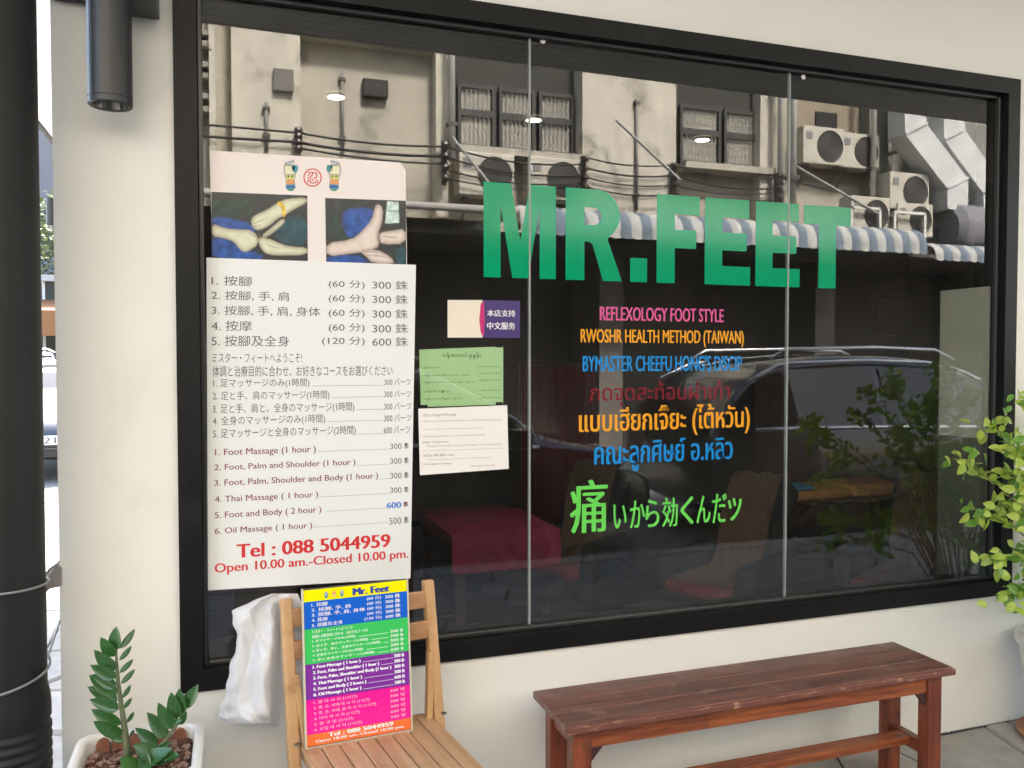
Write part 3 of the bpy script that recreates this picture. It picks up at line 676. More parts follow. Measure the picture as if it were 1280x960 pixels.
for x in (lx0 + lt / 2, lx1 - lt / 2):
    for z in (BZ - .045, BZ - .068):
        c = MB(); c.lathe([(0, 0), (.0035, 0), (.0035, .0012), (0, .0012)], 8)
        for v in c.v: x_, y_, z_ = v; v.x, v.y, v.z = x + x_, ly0 - z_ + .0002, z + y_
        c.build('screw_head', mat('rusty_screw', (.08, .05, .035), .6), bn)
# ------------------------------------------------------------------ folding chair
pine = mat('pine_varnish', (.50, .28, .125), .45, c2=(.60, .36, .18), ns=5, stretch=(3, 3, .5), bump=.10, bs=40, coat=.06, c3=(.30, .16, .07), n3=9)
pine_x = mat('pine_varnish_crosswise', (.46, .235, .11), .45, c2=(.56, .32, .16), ns=5, stretch=(.5, 3, 3), bump=.10, bs=40, coat=.06, c3=(.30, .16, .07), n3=9)
pine_s = mat('worn_seat_slat', (.42, .23, .115), .5, c2=(.58, .36, .20), ns=5, stretch=(8, .5, 5), bump=.12, bs=40, c3=(.33, .18, .10), n3=8)
CH = .83
CR = UZ(537, 723, CH); CL = UZ(353, 750, CH)
ang = math.atan2(CR.y - CL.y, CR.x - CL.x) * .75
mid = (CL + CR) / 2; hw = (CR - CL).length / 2 - .012
ch = thing('folding_chair', (mid.x, mid.y, 0), 'light wooden slatted folding chair standing below the white price list', 'chair')
ch.rotation_euler.z = 0
# local frame: x right, y away from viewer; built around thing location then rotated
Lc = ch.location.copy()
def cl_(x, y, z): return Vector((Lc.x + x, Lc.y + y, z))
SEAT = .445
for s in (-1, 1):   # long posts: foot in front, top at the back
    MB().bar(cl_(s * (hw + .012), -.30, 0), cl_(s * (hw + .012), -.085, SEAT - .02), .024, .04, (0, 1, 0)).build('front_leg', pine, ch, bevel=.003) if False else None
    MB().bar(cl_(s * (hw - .0), -.17, .0), cl_(s * hw, 0.0, CH), .033, .032, (0, 1, 0)).build('back_post', pine, ch, bevel=.006)
    MB().bar(cl_(s * (hw - .03), .06, .0), cl_(s * (hw - .03), -.44, SEAT - .02), .022, .036, (0, 1, 0)).build('cross_leg', pine, ch, bevel=.004)
    MB().bar(cl_(s * (hw - .034), -.05, SEAT - .03), cl_(s * (hw - .034), -.50, SEAT - .03), .02, .034).build('seat_rail', pine, ch, bevel=.003)
def post_y(z): return -.17 + .17 * z / CH
for s in (-1, 1): MB().bar(cl_(s * (hw - .014), post_y(.63) - .012, .63), cl_(s * (hw - .032), -.085, SEAT - .01), .018, .026, (0, 1, 0)).build('support_strut', pine, ch, bevel=.003)
for z0, z1 in ((.752, .802), (.665, .717)):
    MB().box(Lc.x - hw + .013, Lc.x + hw - .013, Lc.y + post_y(z0) - .008, Lc.y + post_y(z0) + .008, z0, z1).build('back_slat', pine_x, ch, bevel=.003)
MB().box(Lc.x - hw + .013, Lc.x + hw - .013, Lc.y - .19, Lc.y - .17, .2, .235).build('stretcher', pine_x, ch, bevel=.003)
ns_ = 8; sw = (2 * hw - .03) / ns_
for i in range(ns_):
    x = Lc.x - hw + .015 + i * sw
    MB().box(x + .002, x + sw - .002, Lc.y - .52, Lc.y - .065, SEAT - .012, SEAT).build('seat_slat', pine_s, ch, bevel=.003)
MB().box(Lc.x - hw + .03, Lc.x + hw - .03, Lc.y - .06, Lc.y - .035, SEAT - .035, SEAT - .004).build('rear_seat_bar', pine_x, ch, bevel=.003)
for s in (-1, 1): bolt = MB(); bolt.lathe([(0, 0), (.008, 0), (.008, .004), (0, .005)], 10, cl_(s * hw, -.125, SEAT + .02)); bolt.build('bolt', mat('dull_steel', (.3, .3, .3), .4, metal=1), ch)
ch.rotation_euler.z = ang

# ------------------------------------------------------------------ colourful menu board
BLp = UZ(384, 934, SEAT + .004); BRp = UZ(514, 911, SEAT + .004)
ux = (BRp - BLp); ux.z = 0; bwid = ux.length; ux.normalize()
nrm = Vector((ux.y, -ux.x, 0))          # towards viewer
# top height from photo: try tilt so that top edge leans on chair back
bh = .418; lean = .045
up = (Vector((0, 0, 1)) * math.sqrt(bh * bh - lean * lean) - nrm * lean).normalized()
nb = ux.cross(up).normalized()
if nb.dot(nrm) < 0: nb = -nb
O = BLp
mbd = thing('menu_board', (O + ux * bwid / 2), 'upright rainbow banded price board standing on the seat of the folding chair', 'sign')
def BP(u, v, d=0): return O + ux * (u * bwid) + up * ((1 - v) * bh) + nb * d
def bquad(u0, v0, u1, v1, d): return [BP(u0, v1, d), BP(u1, v1, d), BP(u1, v0, d), BP(u0, v0, d)]
def bslab(name, u0, v0, u1, v1, d0, d1, m):
    a = bquad(u0, v0, u1, v1, d1); b = bquad(u0, v0, u1, v1, d0); mb = MB()
    mb.add(a + b, [(0, 1, 2, 3), (7, 6, 5, 4), (0, 4, 5, 1), (1, 5, 6, 2), (2, 6, 7, 3), (3, 7, 4, 0)]); return mb.build(name, m, mbd)
bslab('backing_board', -.01, -.005, 1.01, 1.005, -.012, -.002, mat('board_edge', (.08, .075, .07), .5))
bands = [('yellow_band', 0, .075, (.90, .82, .0)), ('blue_band', .075, .252, (.01, .12, .60)), ('green_band', .252, .478, (.05, .55, .12)),
         ('purple_band', .478, .705, (.22, .03, .34)), ('pink_band', .705, .925, (.85, .01, .32)), ('orange_band', .925, 1, (.85, .17, .04))]
for nme, v0, v1, c in bands:
    bslab(nme, 0, v0 + (.0006 if v0 else 0), 1, v1, -.0019, 0, mat(nme + '_print', c, .25, c2=tuple(x * .92 for x in c), ns=3, coat=.3))
# silver edge strip and clear cover
bslab('edge_strip', -.018, -.01, -.002, 1.01, -.01, .002, mat('pale_edge_tape', (.6, .55, .42), .4)); bslab('edge_strip', 1.002, -.01, 1.016, 1.01, -.01, .002, MC['pale_edge_tape'])
bslab('edge_strip', -.018, 1.006, 1.016, 1.02, -.01, .002, MC['pale_edge_tape'])
def bt(mb, s, u0, u1, v0, v1, bold=.01):
    text_into(mb, s, u0, u1, 1 - v1, 1 - v0, lambda x, z: BP(x, 1 - z, .0008), bold)
t1 = MB(); bt(t1, 'Mr. Feet', .47, .82, .018, .064, .035); t1.build('board_title', mat('navy_ink', (.02, .05, .3), .4), mbd, fix=False)
t2 = MB()
for k, s in enumerate(('1. 按腳', '2. 按腳, 手, 肩', '3. 按腳, 手, 肩, 身体', '4. 按摩', '5. 按腳及全身')):
    v = .085 + k * .033; bt(t2, s, .07, (.22, .44, .58, .22, .36)[k], v, v + .026, .01)
    bt(t2, '(60 分)' if k < 4 else '(120 分)', .60 if k < 4 else .57, .74, v, v + .026, .01); bt(t2, '300 銖' if k < 4 else '600 銖', .78, .93, v, v + .026, .015)
jp = ('ミスター・フィートへようこそ!', '体調と治療目的に合わせ、お好きなコースを', '1. 足マッサージのみ(1時間)', '2. 足と手、肩のマッサージ(1時間)', '3. 足と手、肩と、全身のマッサージ(1時間)', '4. 全身のマッサージのみ(1時間)', '5. 足と全身のマッサージ(2時間)')
def lead(mb, u0, u1, v): mb.add([BP(u0, v + .0012, .0008), BP(u1, v + .0012, .0008), BP(u1, v - .0012, .0008), BP(u0, v - .0012, .0008)], [(0, 1, 2, 3)])
for k, s in enumerate(jp):
    v = .262 + k * .0305; u1 = (.46, .60, .48, .60, .72, .55, .66)[k]; bt(t2, s, .07, u1, v, v + .021, .01)
    if k > 1: lead(t2, u1 + .03, .80, v + .017); bt(t2, '300 B' if k < 6 else '600 B', .82, .95, v, v + .019, .01)
en = ('1. Foot Massage ( 1 hour )', '2. Foot, Palm and Shoulder ( 1 hour )', '3. Foot, Palm, Shoulder and Body (1 hour )', '4. Thai Massage ( 1 hour )', '5. Foot and Body ( 2 hours )', '6. Oil Massage ( 1 hour )')
for k, s in enumerate(en):
    v = .488 + k * .0355; u1 = (.52, .70, .82, .53, .57, .52)[k]; bt(t2, s, .07, u1, v, v + .026, .025)
    lead(t2, u1 + .02, .84, v + .022); bt(t2, '600 B' if k == 4 else '500 B' if k == 5 else '300 B', .85, .95, v, v + .022, .02)
t2.build('white_print', mat('board_white_ink', (.78, .80, .82), .5), mbd, fix=False)
t3 = MB(); ko = ('1. 발 마 사 지 (1시간)', '2. 발, 손, 어깨 마 사 지 (1시간)', '3. 발, 손, 어깨, 몸 마 사 지 (1시간)', '4. 타이 마 사 지 (1시간)', '5. 발 과 몸 (2시간)', '6. 오일 마 사 지 (1시간)')
for k, s in enumerate(ko):
    v = .715 + k * .0345; bt(t3, s, .07, (.48, .60, .66, .50, .44, .52)[k], v, v + .024, .012); bt(t3, '600 밧' if k == 4 else '500 밧' if k == 5 else '300 밧', .80, .95, v, v + .022, .012)
t3.build('pale_pink_print', mat('board_pink_ink', (.85, .45, .6), .5), mbd, fix=False)
t4 = MB(); bt(t4, 'Tel : 088 5044959', .2, .82, .931, .957, .035); bt(t4, 'Open 10.00 am.-Closed 10.00 pm.', .08, .93, .965, .987, .02)
t4.build('telephone_print', MC['board_white_ink'], mbd, fix=False)
for k, (u, m) in enumerate(((.21, 'grey'), (.285, 'orange'), (.36, 'grey'))):
    for j, (dv, r1, c) in enumerate(((0, .022, m), (.016, .014, 'teal' if m == 'grey' else 'yellow'))):
        ce = [BP(u + r1 * math.cos(a_ * math.pi / 6) * .9, .038 + dv + r1 * .8 * math.sin(-a_ * math.pi / 6), .0009 + j * .0003) for a_ in range(12)]
        planar(ce, 'header_emblem', ec[c], mbd)

def translucent(m, c, f):
    t = m.node_tree; o = t.nodes['Material Output']; b = t.nodes['Principled BSDF']; x = t.nodes.new('ShaderNodeMixShader'); tr = t.nodes.new('ShaderNodeBsdfTranslucent')
    tr.inputs[0].default_value = lin(c); x.inputs[0].default_value = f; t.links.new(b.outputs[0], x.inputs[1]); t.links.new(tr.outputs[0], x.inputs[2]); t.links.new(x.outputs[0], o.inputs[0])
# ------------------------------------------------------------------ white plastic bag behind the chair back
bag = thing('plastic_bag', U(330, 905, -.16), 'crumpled white plastic bag hanging on the left of the folding chair', 'bag')
rowsb = [(742, 338, 372), (752, 312, 376), (764, 291, 380), (785, 293, 383), (806, 295, 386), (830, 290, 388), (855, 283, 390), (880, 276, 392), (896, 275, 392), (904, 284, 390), (908, 300, 380)]
mb = MB(); nu = 60; rg = random.Random(11); ph_ = [rg.uniform(0, 6) for _ in range(8)]
rowsf = []
for i in range(len(rowsb) - 1):
    for k in range(7):
        t = k / 7; rowsf.append([rowsb[i][j] * (1 - t) + rowsb[i + 1][j] * t for j in range(3)])
rowsf.append(list(rowsb[-1])); V = []
for i, (py, xl, xr) in enumerate(rowsf):
    v = i / (len(rowsf) - 1); puff = .015 + .05 * math.sin(min(1, v * 1.15) * math.pi * .55) * (1 if v < .9 else (1 - v) * 8 + .2)
    for k in range(2 * nu):
        front = k < nu; u = k / (nu - 1) if front else 1 - (k - nu) / (nu - 1)
        px = xl + (xr - xl) * u; prof_ = math.sqrt(max(0, 1 - (2 * u - 1) ** 2))
        tri = lambda t: abs((t % 1.0) - .5) * 2 - .5
        wr = (-.036 * tri(u * 1.9 + v * .8 + .2) + .022 * tri(u * 3.3 - v * 1.7 + .6) + .016 * tri(v * 3.1 + u * 1.3) + .009 * tri(v * 6.3 - u * 4.1) + .003 * math.sin(v * 37 - u * 25)) * prof_
        kf = 1.0 if px < 338 else max(.12, 1 - (px - 338) / 14)
        y = -.125 + (-(puff * prof_ + wr) * kf if front else puff * .5 * prof_)
        V.append(U(px + (1.8 * math.sin(i * .31) + 1.2 * math.sin(i * .83 + 1)) * max(0, 1 - u * 4), py, y))
    
n2 = 2 * nu; Fc = [(i * n2 + k, i * n2 + (k + 1) % n2, (i + 1) * n2 + (k + 1) % n2, (i + 1) * n2 + k) for i in range(len(rowsf) - 1) for k in range(n2)]
mb.add(V, Fc)
bagm = mat('white_bag_plastic', (.86, .85, .86), .32, c2=(.82, .81, .82), ns=6, bump=.75, bs=17, stretch=(1, 1, .6))
translucent(bagm, (.85, .84, .85), .35)
mb.build('bag_film', bagm, bag, smooth=True)

# ------------------------------------------------------------------ leaf mesh helper
def leaf_mesh(name, m, wid=.36, cup=.10, n=7, bend=.08):
    mb = MB(); vs = []; 
    for i in range(n + 1):
        t = i / n; hwid = wid / 2 * (math.sin(math.pi * t ** .8) ** .75 if 0 < t < 1 else 0.0); zb__ = -bend * t * t
        vs += [(-hwid, t, zb__ + cup * hwid * 2), (0, t, zb__), (hwid, t, zb__ + cup * hwid * 2)]
    fs = []
    for i in range(n):
        a = i * 3; fs += [(a, a + 1, a + 4, a + 3), (a + 1, a + 2, a + 5, a + 4)]
    mb.add(vs, fs)
    me = bpy.data.meshes.new(name); me.from_pydata(mb.v, [], mb.f); me.materials.append(m)
    for p in me.polygons: p.use_smooth = True
    me.update(); return me
def place_leaf(me, base, tip, face, parent, name='leaf', sx=1.0):
    y = (tip - base); L = y.length; y.normalize(); x = y.cross(face)
    if x.length < 1e-4: x = y.cross(Vector((0, 0, 1)))
    x.normalize(); z = x.cross(y)
    M = Matrix((x, y, z)).transposed().to_4x4() @ Matrix.Diagonal((L * sx, L, L, 1)); M.translation = base - (wp(parent) if parent else Vector((0, 0, 0)))
    o = bpy.data.objects.new(name, me); COL.objects.link(o); o.parent = parent; o.matrix_local = M; return o

# ------------------------------------------------------------------ potted zz plant, left
zzm = mat('glossy_dark_leaf', (.022, .085, .018), .32, c2=(.04, .125, .03), ns=14, coat=.3)
zzn = mat('young_leaf', (.06, .18, .04), .35, c2=(.08, .22, .05), ns=14)
py_ = -.26; zr = U(175, 940, py_ - .0).z
pc_ = Vector((U(172, 945, py_).x, py_, 0))
pot = thing('zz_plant', (pc_.x, pc_.y, 0), 'glossy dark green plant with two leafy stems in a white square pot', 'potted plant')
def rsq(h, c, n=6, r=.03):
    out = []
    for cx_, cy_, a0 in ((h - r, h - r, 0), (-h + r, h - r, 90), (-h + r, -h + r, 180), (h - r, -h + r, 270)):
        for i in range(n + 1): a_ = R(a0 + 90 * i / n); out.append((c.x + cx_ + r * math.cos(a_), c.y + cy_ + r * math.sin(a_)))
    return out
def loft(rings):
    mb = MB(); n = len(rings[0]); vs = [v for r_ in rings for v in r_]
    fs = [(i * n + k, i * n + (k + 1) % n, (i + 1) * n + (k + 1) % n, (i + 1) * n + k) for i in range(len(rings) - 1) for k in range(n)]
    fs.append(tuple(range(n))[::-1]); mb.add(vs, fs); return mb
HW = .158
rings = [[(x, y, z) for x, y in rsq(h, pc_, r=rd)] for h, z, rd in ((.11, 0, .03), (.115, .02, .03), (HW - .01, zr - .03, .035), (HW, zr - .02, .04), (HW, zr - .004, .04), (HW - .004, zr, .04), (HW - .02, zr, .035), (HW - .026, zr - .008, .03), (HW - .028, zr - .06, .03))]
loft(rings).build('pot', mat('white_glazed_pot', (.80, .77, .72), .3, c2=(.76, .73, .68), ns=5, coat=.3), pot, smooth=True)
soil = loft([[(x, y, z) for x, y in rsq(h, pc_)] for h, z in ((HW - .03, zr - .075), (HW - .03, zr - .055))]); 
mb = MB(); ring = rsq(HW - .028, pc_); mb.add([(x, y, zr - .045) for x, y in ring], [tuple(range(len(ring)))]); mb.build('soil', mat('dark_soil', (.05, .025, .018), .95, c2=(.09, .045, .03), ns=40, bump=.8, bs=80), pot)
mb = MB(); rq = random.Random(9)
for _ in range(420):
    x = pc_.x + rq.uniform(-.12, .12); y = pc_.y + rq.uniform(-.12, .12); s = rq.uniform(.005, .012)
    M = Matrix.Translation((x, y, zr - .042 + rq.uniform(0, .006))) @ Matrix.Rotation(rq.uniform(0, 6), 4, 'Z') @ Matrix.Rotation(rq.uniform(-.6, .6), 4, 'X')
    mb.mi(rq.randrange(2)).box(-s, s, -s * .6, s * .6, -s * .4, s * .4, M)
tag(mb.build('bark_chips', [mat('bark_chip', (.11, .045, .03), .9), mat('bark_chip_pale', (.30, .19, .14), .9)], pot), kind='stuff')
ter = mat('brown_palisade', (.22, .075, .04), .7, c2=(.30, .12, .07), ns=12, bump=.2)
for k in range(6):
    x = pc_.x - HW + .045 + k * .038; yk = pc_.y + HW - .042
    if k == 3: continue
    poly = [(x, zr - .05), (x + .034, zr - .05), (x + .034, zr - .018), (x + .028, zr - .006), (x + .017, zr - .001), (x + .006, zr - .006), (x, zr - .018)]
    MB().prism(poly, yk, yk + .012).build('edging_log', ter, pot, bevel=.002)
Z7 = lambda x, y, d=0.0: U(80 + x / 4.8, 760 + y / 4.8, py_ + d)
stm = mat('plant_stem', (.09, .12, .05), .5, c2=(.13, .14, .07), ns=10)
s1 = [Z7(385, 905), Z7(382, 850), Z7(352, 640), Z7(325, 450), Z7(315, 330), Z7(315, 230)]
MB().tube(s1, [.011, .009, .0065, .005, .004, .002], 8).build('stem', stm, pot, smooth=True)
s2 = [Z7(500, 930), Z7(530, 880), Z7(615, 790), Z7(690, 680), Z7(735, 600)]
MB().tube(s2, [.006, .0055, .005, .004, .002], 8).build('stem', stm, pot, smooth=True)
zl = leaf_mesh('zz_leaf', zzm, .40, .25); zl2 = leaf_mesh('zz_leaf_young', zzn, .42, .2)
fc = Vector((0, -1, .15))
left = [((362, 800), (272, 775)), ((352, 762), (178, 686)), ((345, 700), (162, 612)), ((330, 608), (158, 550)), ((322, 560), (142, 472)), ((318, 520), (152, 408)), ((312, 480), (170, 400)), ((310, 422), (162, 345)), ((308, 372), (182, 258)), ((306, 290), (218, 180)), ((310, 255), (310, 114))]
for k, (b, t) in enumerate(left):
    f = Vector((rq.uniform(-.3, .3), -1, rq.uniform(.0, .5)))
    place_leaf(zl, Z7(*b), Z7(*t, -.02 + rq.uniform(-.02, .02)), f, pot, sx=1.25 if k > 8 else 1.0)
for b, t in (((332, 245), (430, 124)), ((330, 315), (410, 225)), ((332, 390), (420, 305)), ((340, 455), (430, 364)), ((348, 540), (405, 458)), ((352, 605), (412, 535)), ((372, 690), (424, 620)), ((392, 770), (425, 728))):
    place_leaf(zl, Z7(*b), Z7(*t, .03), Vector((.75, -.55, .6)), pot, sx=.75)
for b, t, s in (((560, 830), (432, 722), 1), ((612, 780), (504, 630), 1), ((650, 725), (565, 575), 1), ((680, 665), (640, 512), 1.1), ((700, 640), (690, 490), 1.1), ((725, 600), (800, 463), 1.1), ((690, 700), (735, 625), 1.0), ((640, 690), (708, 672), 1.0), ((545, 870), (640, 800), .7)):
    place_leaf(zl, Z7(*b), Z7(*t, -.02), Vector((rq.uniform(-.3, .3), -1, .4)), pot, sx=s)
for b, t, m, s in (((545, 905), (425, 820), zl, 1.5), ((540, 900), (690, 880), zl, 1.1), ((430, 960), (640, 840), zl, 1.1), ((430, 990), (345, 900), zl2, 1.5), ((520, 930), (690, 880), zl, 1.0), ((450, 860), (520, 940), zl, 1.2)):
    place_leaf(m, Z7(*b, -.02), Z7(*t, -.05), Vector((0, -.8, .8)), pot, sx=s)

# ------------------------------------------------------------------ leafy shrub in a pot, right
shm = mat('lime_leaf', (.38, .52, .06), .4, c2=(.58, .66, .16), ns=30, coat=.15, c3=(.16, .34, .05), n3=20)
shm2 = mat('green_leaf', (.12, .28, .04), .4, c2=(.20, .38, .07), ns=30, coat=.15)
translucent(shm, (.42, .60, .06), .4); translucent(shm2, (.22, .45, .05), .4)
bc = Vector((3.12, -.23, 0))
sh = thing('leafy_shrub', bc, 'bushy lime green shrub in a striped pot at the right end of the window', 'potted plant')
prf = [(.13, 0), (.15, .02), (.195, .37), (.21, .38), (.21, .41), (.19, .41), (.185, .36)]
MB().lathe(prf, 36, bc).build('pot', mat('white_shrub_pot', (.66, .62, .56), .45, c2=(.6, .56, .5), ns=4), sh, smooth=False)
MB().lathe([(.1785, .26), (.1805, .262), (.1838, .285), (.182, .287)], 36, bc).build('green_stripe', mat('green_pot_stripe', (.03, .30, .12), .4), sh)
MB().lathe([(0, .37), (.186, .37)], 24, bc).build('soil', MC['dark_soil'], sh, fix=False)
MB().lathe([(.17, -.005), (.185, .0), (.2, .03), (.19, .032), (.0, .012)], 36, bc).build('saucer', mat('terracotta', (.32, .13, .07), .8, c2=(.4, .18, .1), ns=10), sh)
brm = mat('shrub_bark', (.14, .10, .06), .8, c2=(.2, .15, .09), ns=20)
rv = random.Random(21)
tips = [(1244, 534, -.30), (1201, 574, -.33), (1226, 640, -.35), (1243, 700, -.38), (1258, 745, -.4), (1275, 615, -.42), (1284, 500, -.35), (1290, 560, -.5), (1292, 660, -.5), (1295, 720, -.45), (1262, 590, -.25), (1285, 690, -.22), (1296, 600, -.12), (1272, 560, -.5)]
tw = [U(*t) for t in tips]
for k in range(48):
    a_ = rv.uniform(0, 6.28); r_ = rv.uniform(.12, .42); tw.append(bc + Vector((.12 + r_ * math.cos(a_), max(-.5, min(.15, -.12 + r_ * math.sin(a_))), rv.uniform(.55, 1.5))))
lf1 = leaf_mesh('shrub_leaf_lime', shm, .62, .18, 5); lf2 = leaf_mesh('shrub_leaf_green', shm2, .62, .18, 5)
brs = MB(); nleaf = 0; extra = []
for k, t in enumerate(tw):
    base = bc + Vector((rv.uniform(-.04, .04), rv.uniform(-.04, .04), .36)); m1 = (bc + Vector((.10 * math.cos(k % 6), -.08 + .07 * math.sin(k % 6), .62 + .05 * (k % 6)))) if k > 13 else base.lerp(t, .45) + Vector((.08, 0, .12))
    base = bc + Vector((.03 * math.cos(k % 6), .03 * math.sin(k % 6), .36)) if k > 13 else base
    pts = [base, m1, m1.lerp(t, .55) + Vector((0, 0, .03)), t]
    brs.tube(pts, [.006, .004, .0025, .0012], 5)
    for q7 in range(17 if k < 14 else 34):
        p = t + Vector((rv.gauss(.015, .03), rv.gauss(0, .03), rv.gauss(0, .025))); v7 = Vector((rv.gauss(-.4, 1), rv.gauss(0, .6), rv.gauss(-.3, .8))).normalized() * rv.uniform(.032, .052)
        face = Vector((rv.uniform(-.8, .8), -1, rv.uniform(.1, 1.3))); me = lf1 if rv.random() < .7 else lf2
        if nleaf < 290: place_leaf(me, p, p + v7, face, sh); nleaf += 1
        else: extra.append((me is lf1, p, p + v7, face))
    seg = [m1.lerp(pts[2], s) for s in (.5, .8)] + [pts[2].lerp(t, s / 9) for s in range(10)]
    for j, p in enumerate(seg):
        for s in (-1, 1) if j < len(seg) - 1 else (0,):
            if k >= 14 and rv.random() < .1: continue
            d = (t - m1).normalized(); sd_ = d.cross(Vector((0, 0, 1))).normalized() * s + d * .5 + Vector((rv.uniform(-.5, .5), rv.uniform(-.5, .3), rv.uniform(-.5, .5)))
            ln = rv.uniform(.032, .052); p2 = p + sd_.normalized() * ln
            face = Vector((rv.uniform(-.8, .8), -1, rv.uniform(.1, 1.3))); me = lf1 if rv.random() < (.75 if k < 14 else .5) else lf2
            if nleaf < 290: place_leaf(me, p, p2, face, sh); nleaf += 1
            else: extra.append((me is lf1, p, p2, face))
brs.build('branches', brm, sh, smooth=True)
ex = MB()
for lm_, p, p2, face in extra:
    y = p2 - p; Ln = y.length; y.normalize(); x = y.cross(face).normalized(); z = x.cross(y)
    ex.mi(0 if lm_ else 1); src = lf1
    ex.add([p + (x * v.co.x + y * v.co.y + z * v.co.z) * Ln for v in src.vertices], [tuple(q.vertices) for q in src.polygons])
tag(ex.build('leaves', [shm, shm2], sh, smooth=True, fix=False), kind='stuff')

# ------------------------------------------------------------------ furniture inside the shop (dim, behind the glass)
dkw = mat('dark_wood', (.06, .028, .018), .5, c2=(.09, .04, .025), ns=6)
pinkc = mat('magenta_cloth', (.34, .028, .09), .85, c2=(.26, .02, .07), ns=8, bump=.2)
redc = mat('dark_red_cushion', (.20, .014, .018), .7, c2=(.15, .01, .014), ns=8); towel = mat('brown_towel', (.09, .05, .034), .95, c2=(.125, .075, .052), ns=30, bump=.4)
darkg = mat('dark_green_upholstery', (.004, .0055, .0055), .7, c2=(.006, .008, .0075), ns=5); orangec = mat('orange_towel', (.55, .24, .08), .9, c2=(.46, .18, .06), ns=20, bump=.3)
q = U(622, 650, 2.3); zt2 = q.z
bed = thing('massage_bed', (q.x, 2.3, 0), 'low massage bed under a magenta cloth seen through the glass below the white notice', 'bed')
bxa, bxb = U(556, 660, 2.1).x, U(680, 660, 2.1).x
def cushion(name, x0, x1, y0, y1, z0, z1, m, par, bev=.03, M=None):
    mb = MB(); mb.box(x0, x1, y0, y1, z0, z1, M); o = mb.build(name, m, par, smooth=True); b = o.modifiers.new('bevel', 'BEVEL'); b.width = bev; b.segments = 3; return o
cushion('mattress', bxa, bxb, 1.9, 2.9, zt2 - .1, zt2, redc, bed)
dr = MB(); N = 26
for i in range(N + 1):
    x = bxa - .015 + (bxb - bxa + .03) * i / N; w_ = .01 * math.sin(i * 1.9)
    dr.v += [Vector((x, 2.6, zt2 + .012)), Vector((x, 1.88, zt2 + .012)), Vector((x, 1.875 + w_, zt2 - .12)), Vector((x, 1.87 + w_ * 1.6, zt2 - .20))]
for i in range(N):
    for k in range(3): dr.f.append([i * 4 + k, i * 4 + k + 1, i * 4 + k + 5, i * 4 + k + 4]); dr.m.append(0)
dr.build('cloth', pinkc, bed, smooth=True)
for x in (bxa + .03, bxb - .07):
    for y in (1.95, 2.8): MB().box(x, x + .05, y, y + .05, 0, zt2 - .1).build('leg', dkw, bed)
def recliner(loc, rz, label, cushion_m=redc):
    t = thing('recliner', (0, 0, 0), label, 'chair', 'massage recliners inside the shop')
    cushion('base', -.36, .36, -.30, .34, .08, .30, darkg, t, .03)
    cushion('seat_cushion', -.26, .26, -.42, .25, .30, .44, cushion_m, t, .05)
    M = Matrix.Translation((0, .28, .36)) @ Matrix.Rotation(R(-28), 4, 'X')
    cushion('backrest', -.28, .28, -.08, .08, 0, .78, darkg, t, .06, M)
    for s in (-1, 1): cushion('armrest', s * .33 - .07, s * .33 + .07, -.36, .34, .30, .60, darkg, t, .05)
    cushion('footrest', -.24, .24, -1.0, -.5, .26, .40, darkg, t, .05)
    MB().box(-.03, .03, -.6, -.4, .1, .26).build('footrest_arm', dkw, t)
    tw_ = MB(); prof2 = [(-.3, .33), (-.14, .46), (.02, .60), (.20, .72), (.40, .815), (.60, .83), (.72, .815)]
    path = [Vector((0, -.40, .452)), Vector((0, .12, .452)), Vector((0, .20, .50)), Vector((0, .36, .86)), Vector((0, .52, 1.10)), Vector((0, .60, 1.135)), Vector((0, .68, 1.09)), Vector((0, .66, .85))]
    for i in range(11):
        for p in path: tw_.v.append(p + Vector((-.2 + .04 * i + .012 * math.sin(p.y * 9), .018 * math.sin(i * 2.1 + p.z * 5), .016 * math.sin(i * 1.7 + p.z * 3))))
    n = len(path)
    for i in range(10):
        for k in range(n - 1): tw_.f.append([i * n + k, i * n + k + 1, (i + 1) * n + k + 1, (i + 1) * n + k]); tw_.m.append(0)
    tw_.build('towel', towel, t, smooth=True)
    t.location = loc; t.rotation_euler.z = rz; t.scale = (.74, .74, .74); return t
p1 = U(935, 640, 1.3); p2 = U(1140, 640, .95); p3 = U(735, 640, 1.6)
r1 = recliner((p1.x - .12, 1.35, 0), R(-62), 'dark recliner with a brown towel, behind the lime green Japanese letters on their right')
r2 = dup(r1); r2.location = (p2.x + .05, 1.05, 0); r2.rotation_euler.z = R(-62); r2['label'] = 'dark recliner with a brown towel at the right end of the glass'
r3 = dup(r1); r3.location = (p3.x + .1, 2.1, 0); r3.rotation_euler.z = R(-50); r3['label'] = 'dark recliner with a brown towel, behind the large Japanese character'
# side table with towels
q = U(1030, 612, 1.9)
tbt = thing('side_table', (q.x, 1.9, 0), 'dark wooden table behind the right glass joint', 'table')
MB().box(q.x - .45, q.x + .6, 1.7, 2.1, q.z - .06, q.z - .03).build('table_top', dkw, tbt, bevel=.005)
for x in (q.x - .42, q.x + .53):
    for y in (1.72, 2.03): MB().box(x, x + .045, y, y + .045, 0, q.z - .06).build('leg', dkw, tbt)
for k in range(2):
    o = cushion('towel', q.x - .35 + k * .44, q.x + .06 + k * .44, 1.72, 2.05, q.z - .03, q.z + .03 + .015 * k, orangec, None, .02)
    tag(o, ('folded orange towel on the dark table, nearer the glass joint', 'folded orange towel on the dark table, further right')[k], 'towel', 'orange towels on the table')
o = cushion('blue_towel', q.x - .42, q.x - .2, 1.74, 1.9, q.z + .031, q.z + .06, mat('blue_towel_cloth', (.08, .26, .5), .9), None, .01); tag(o, 'small folded blue towel on top of the orange one', 'towel')
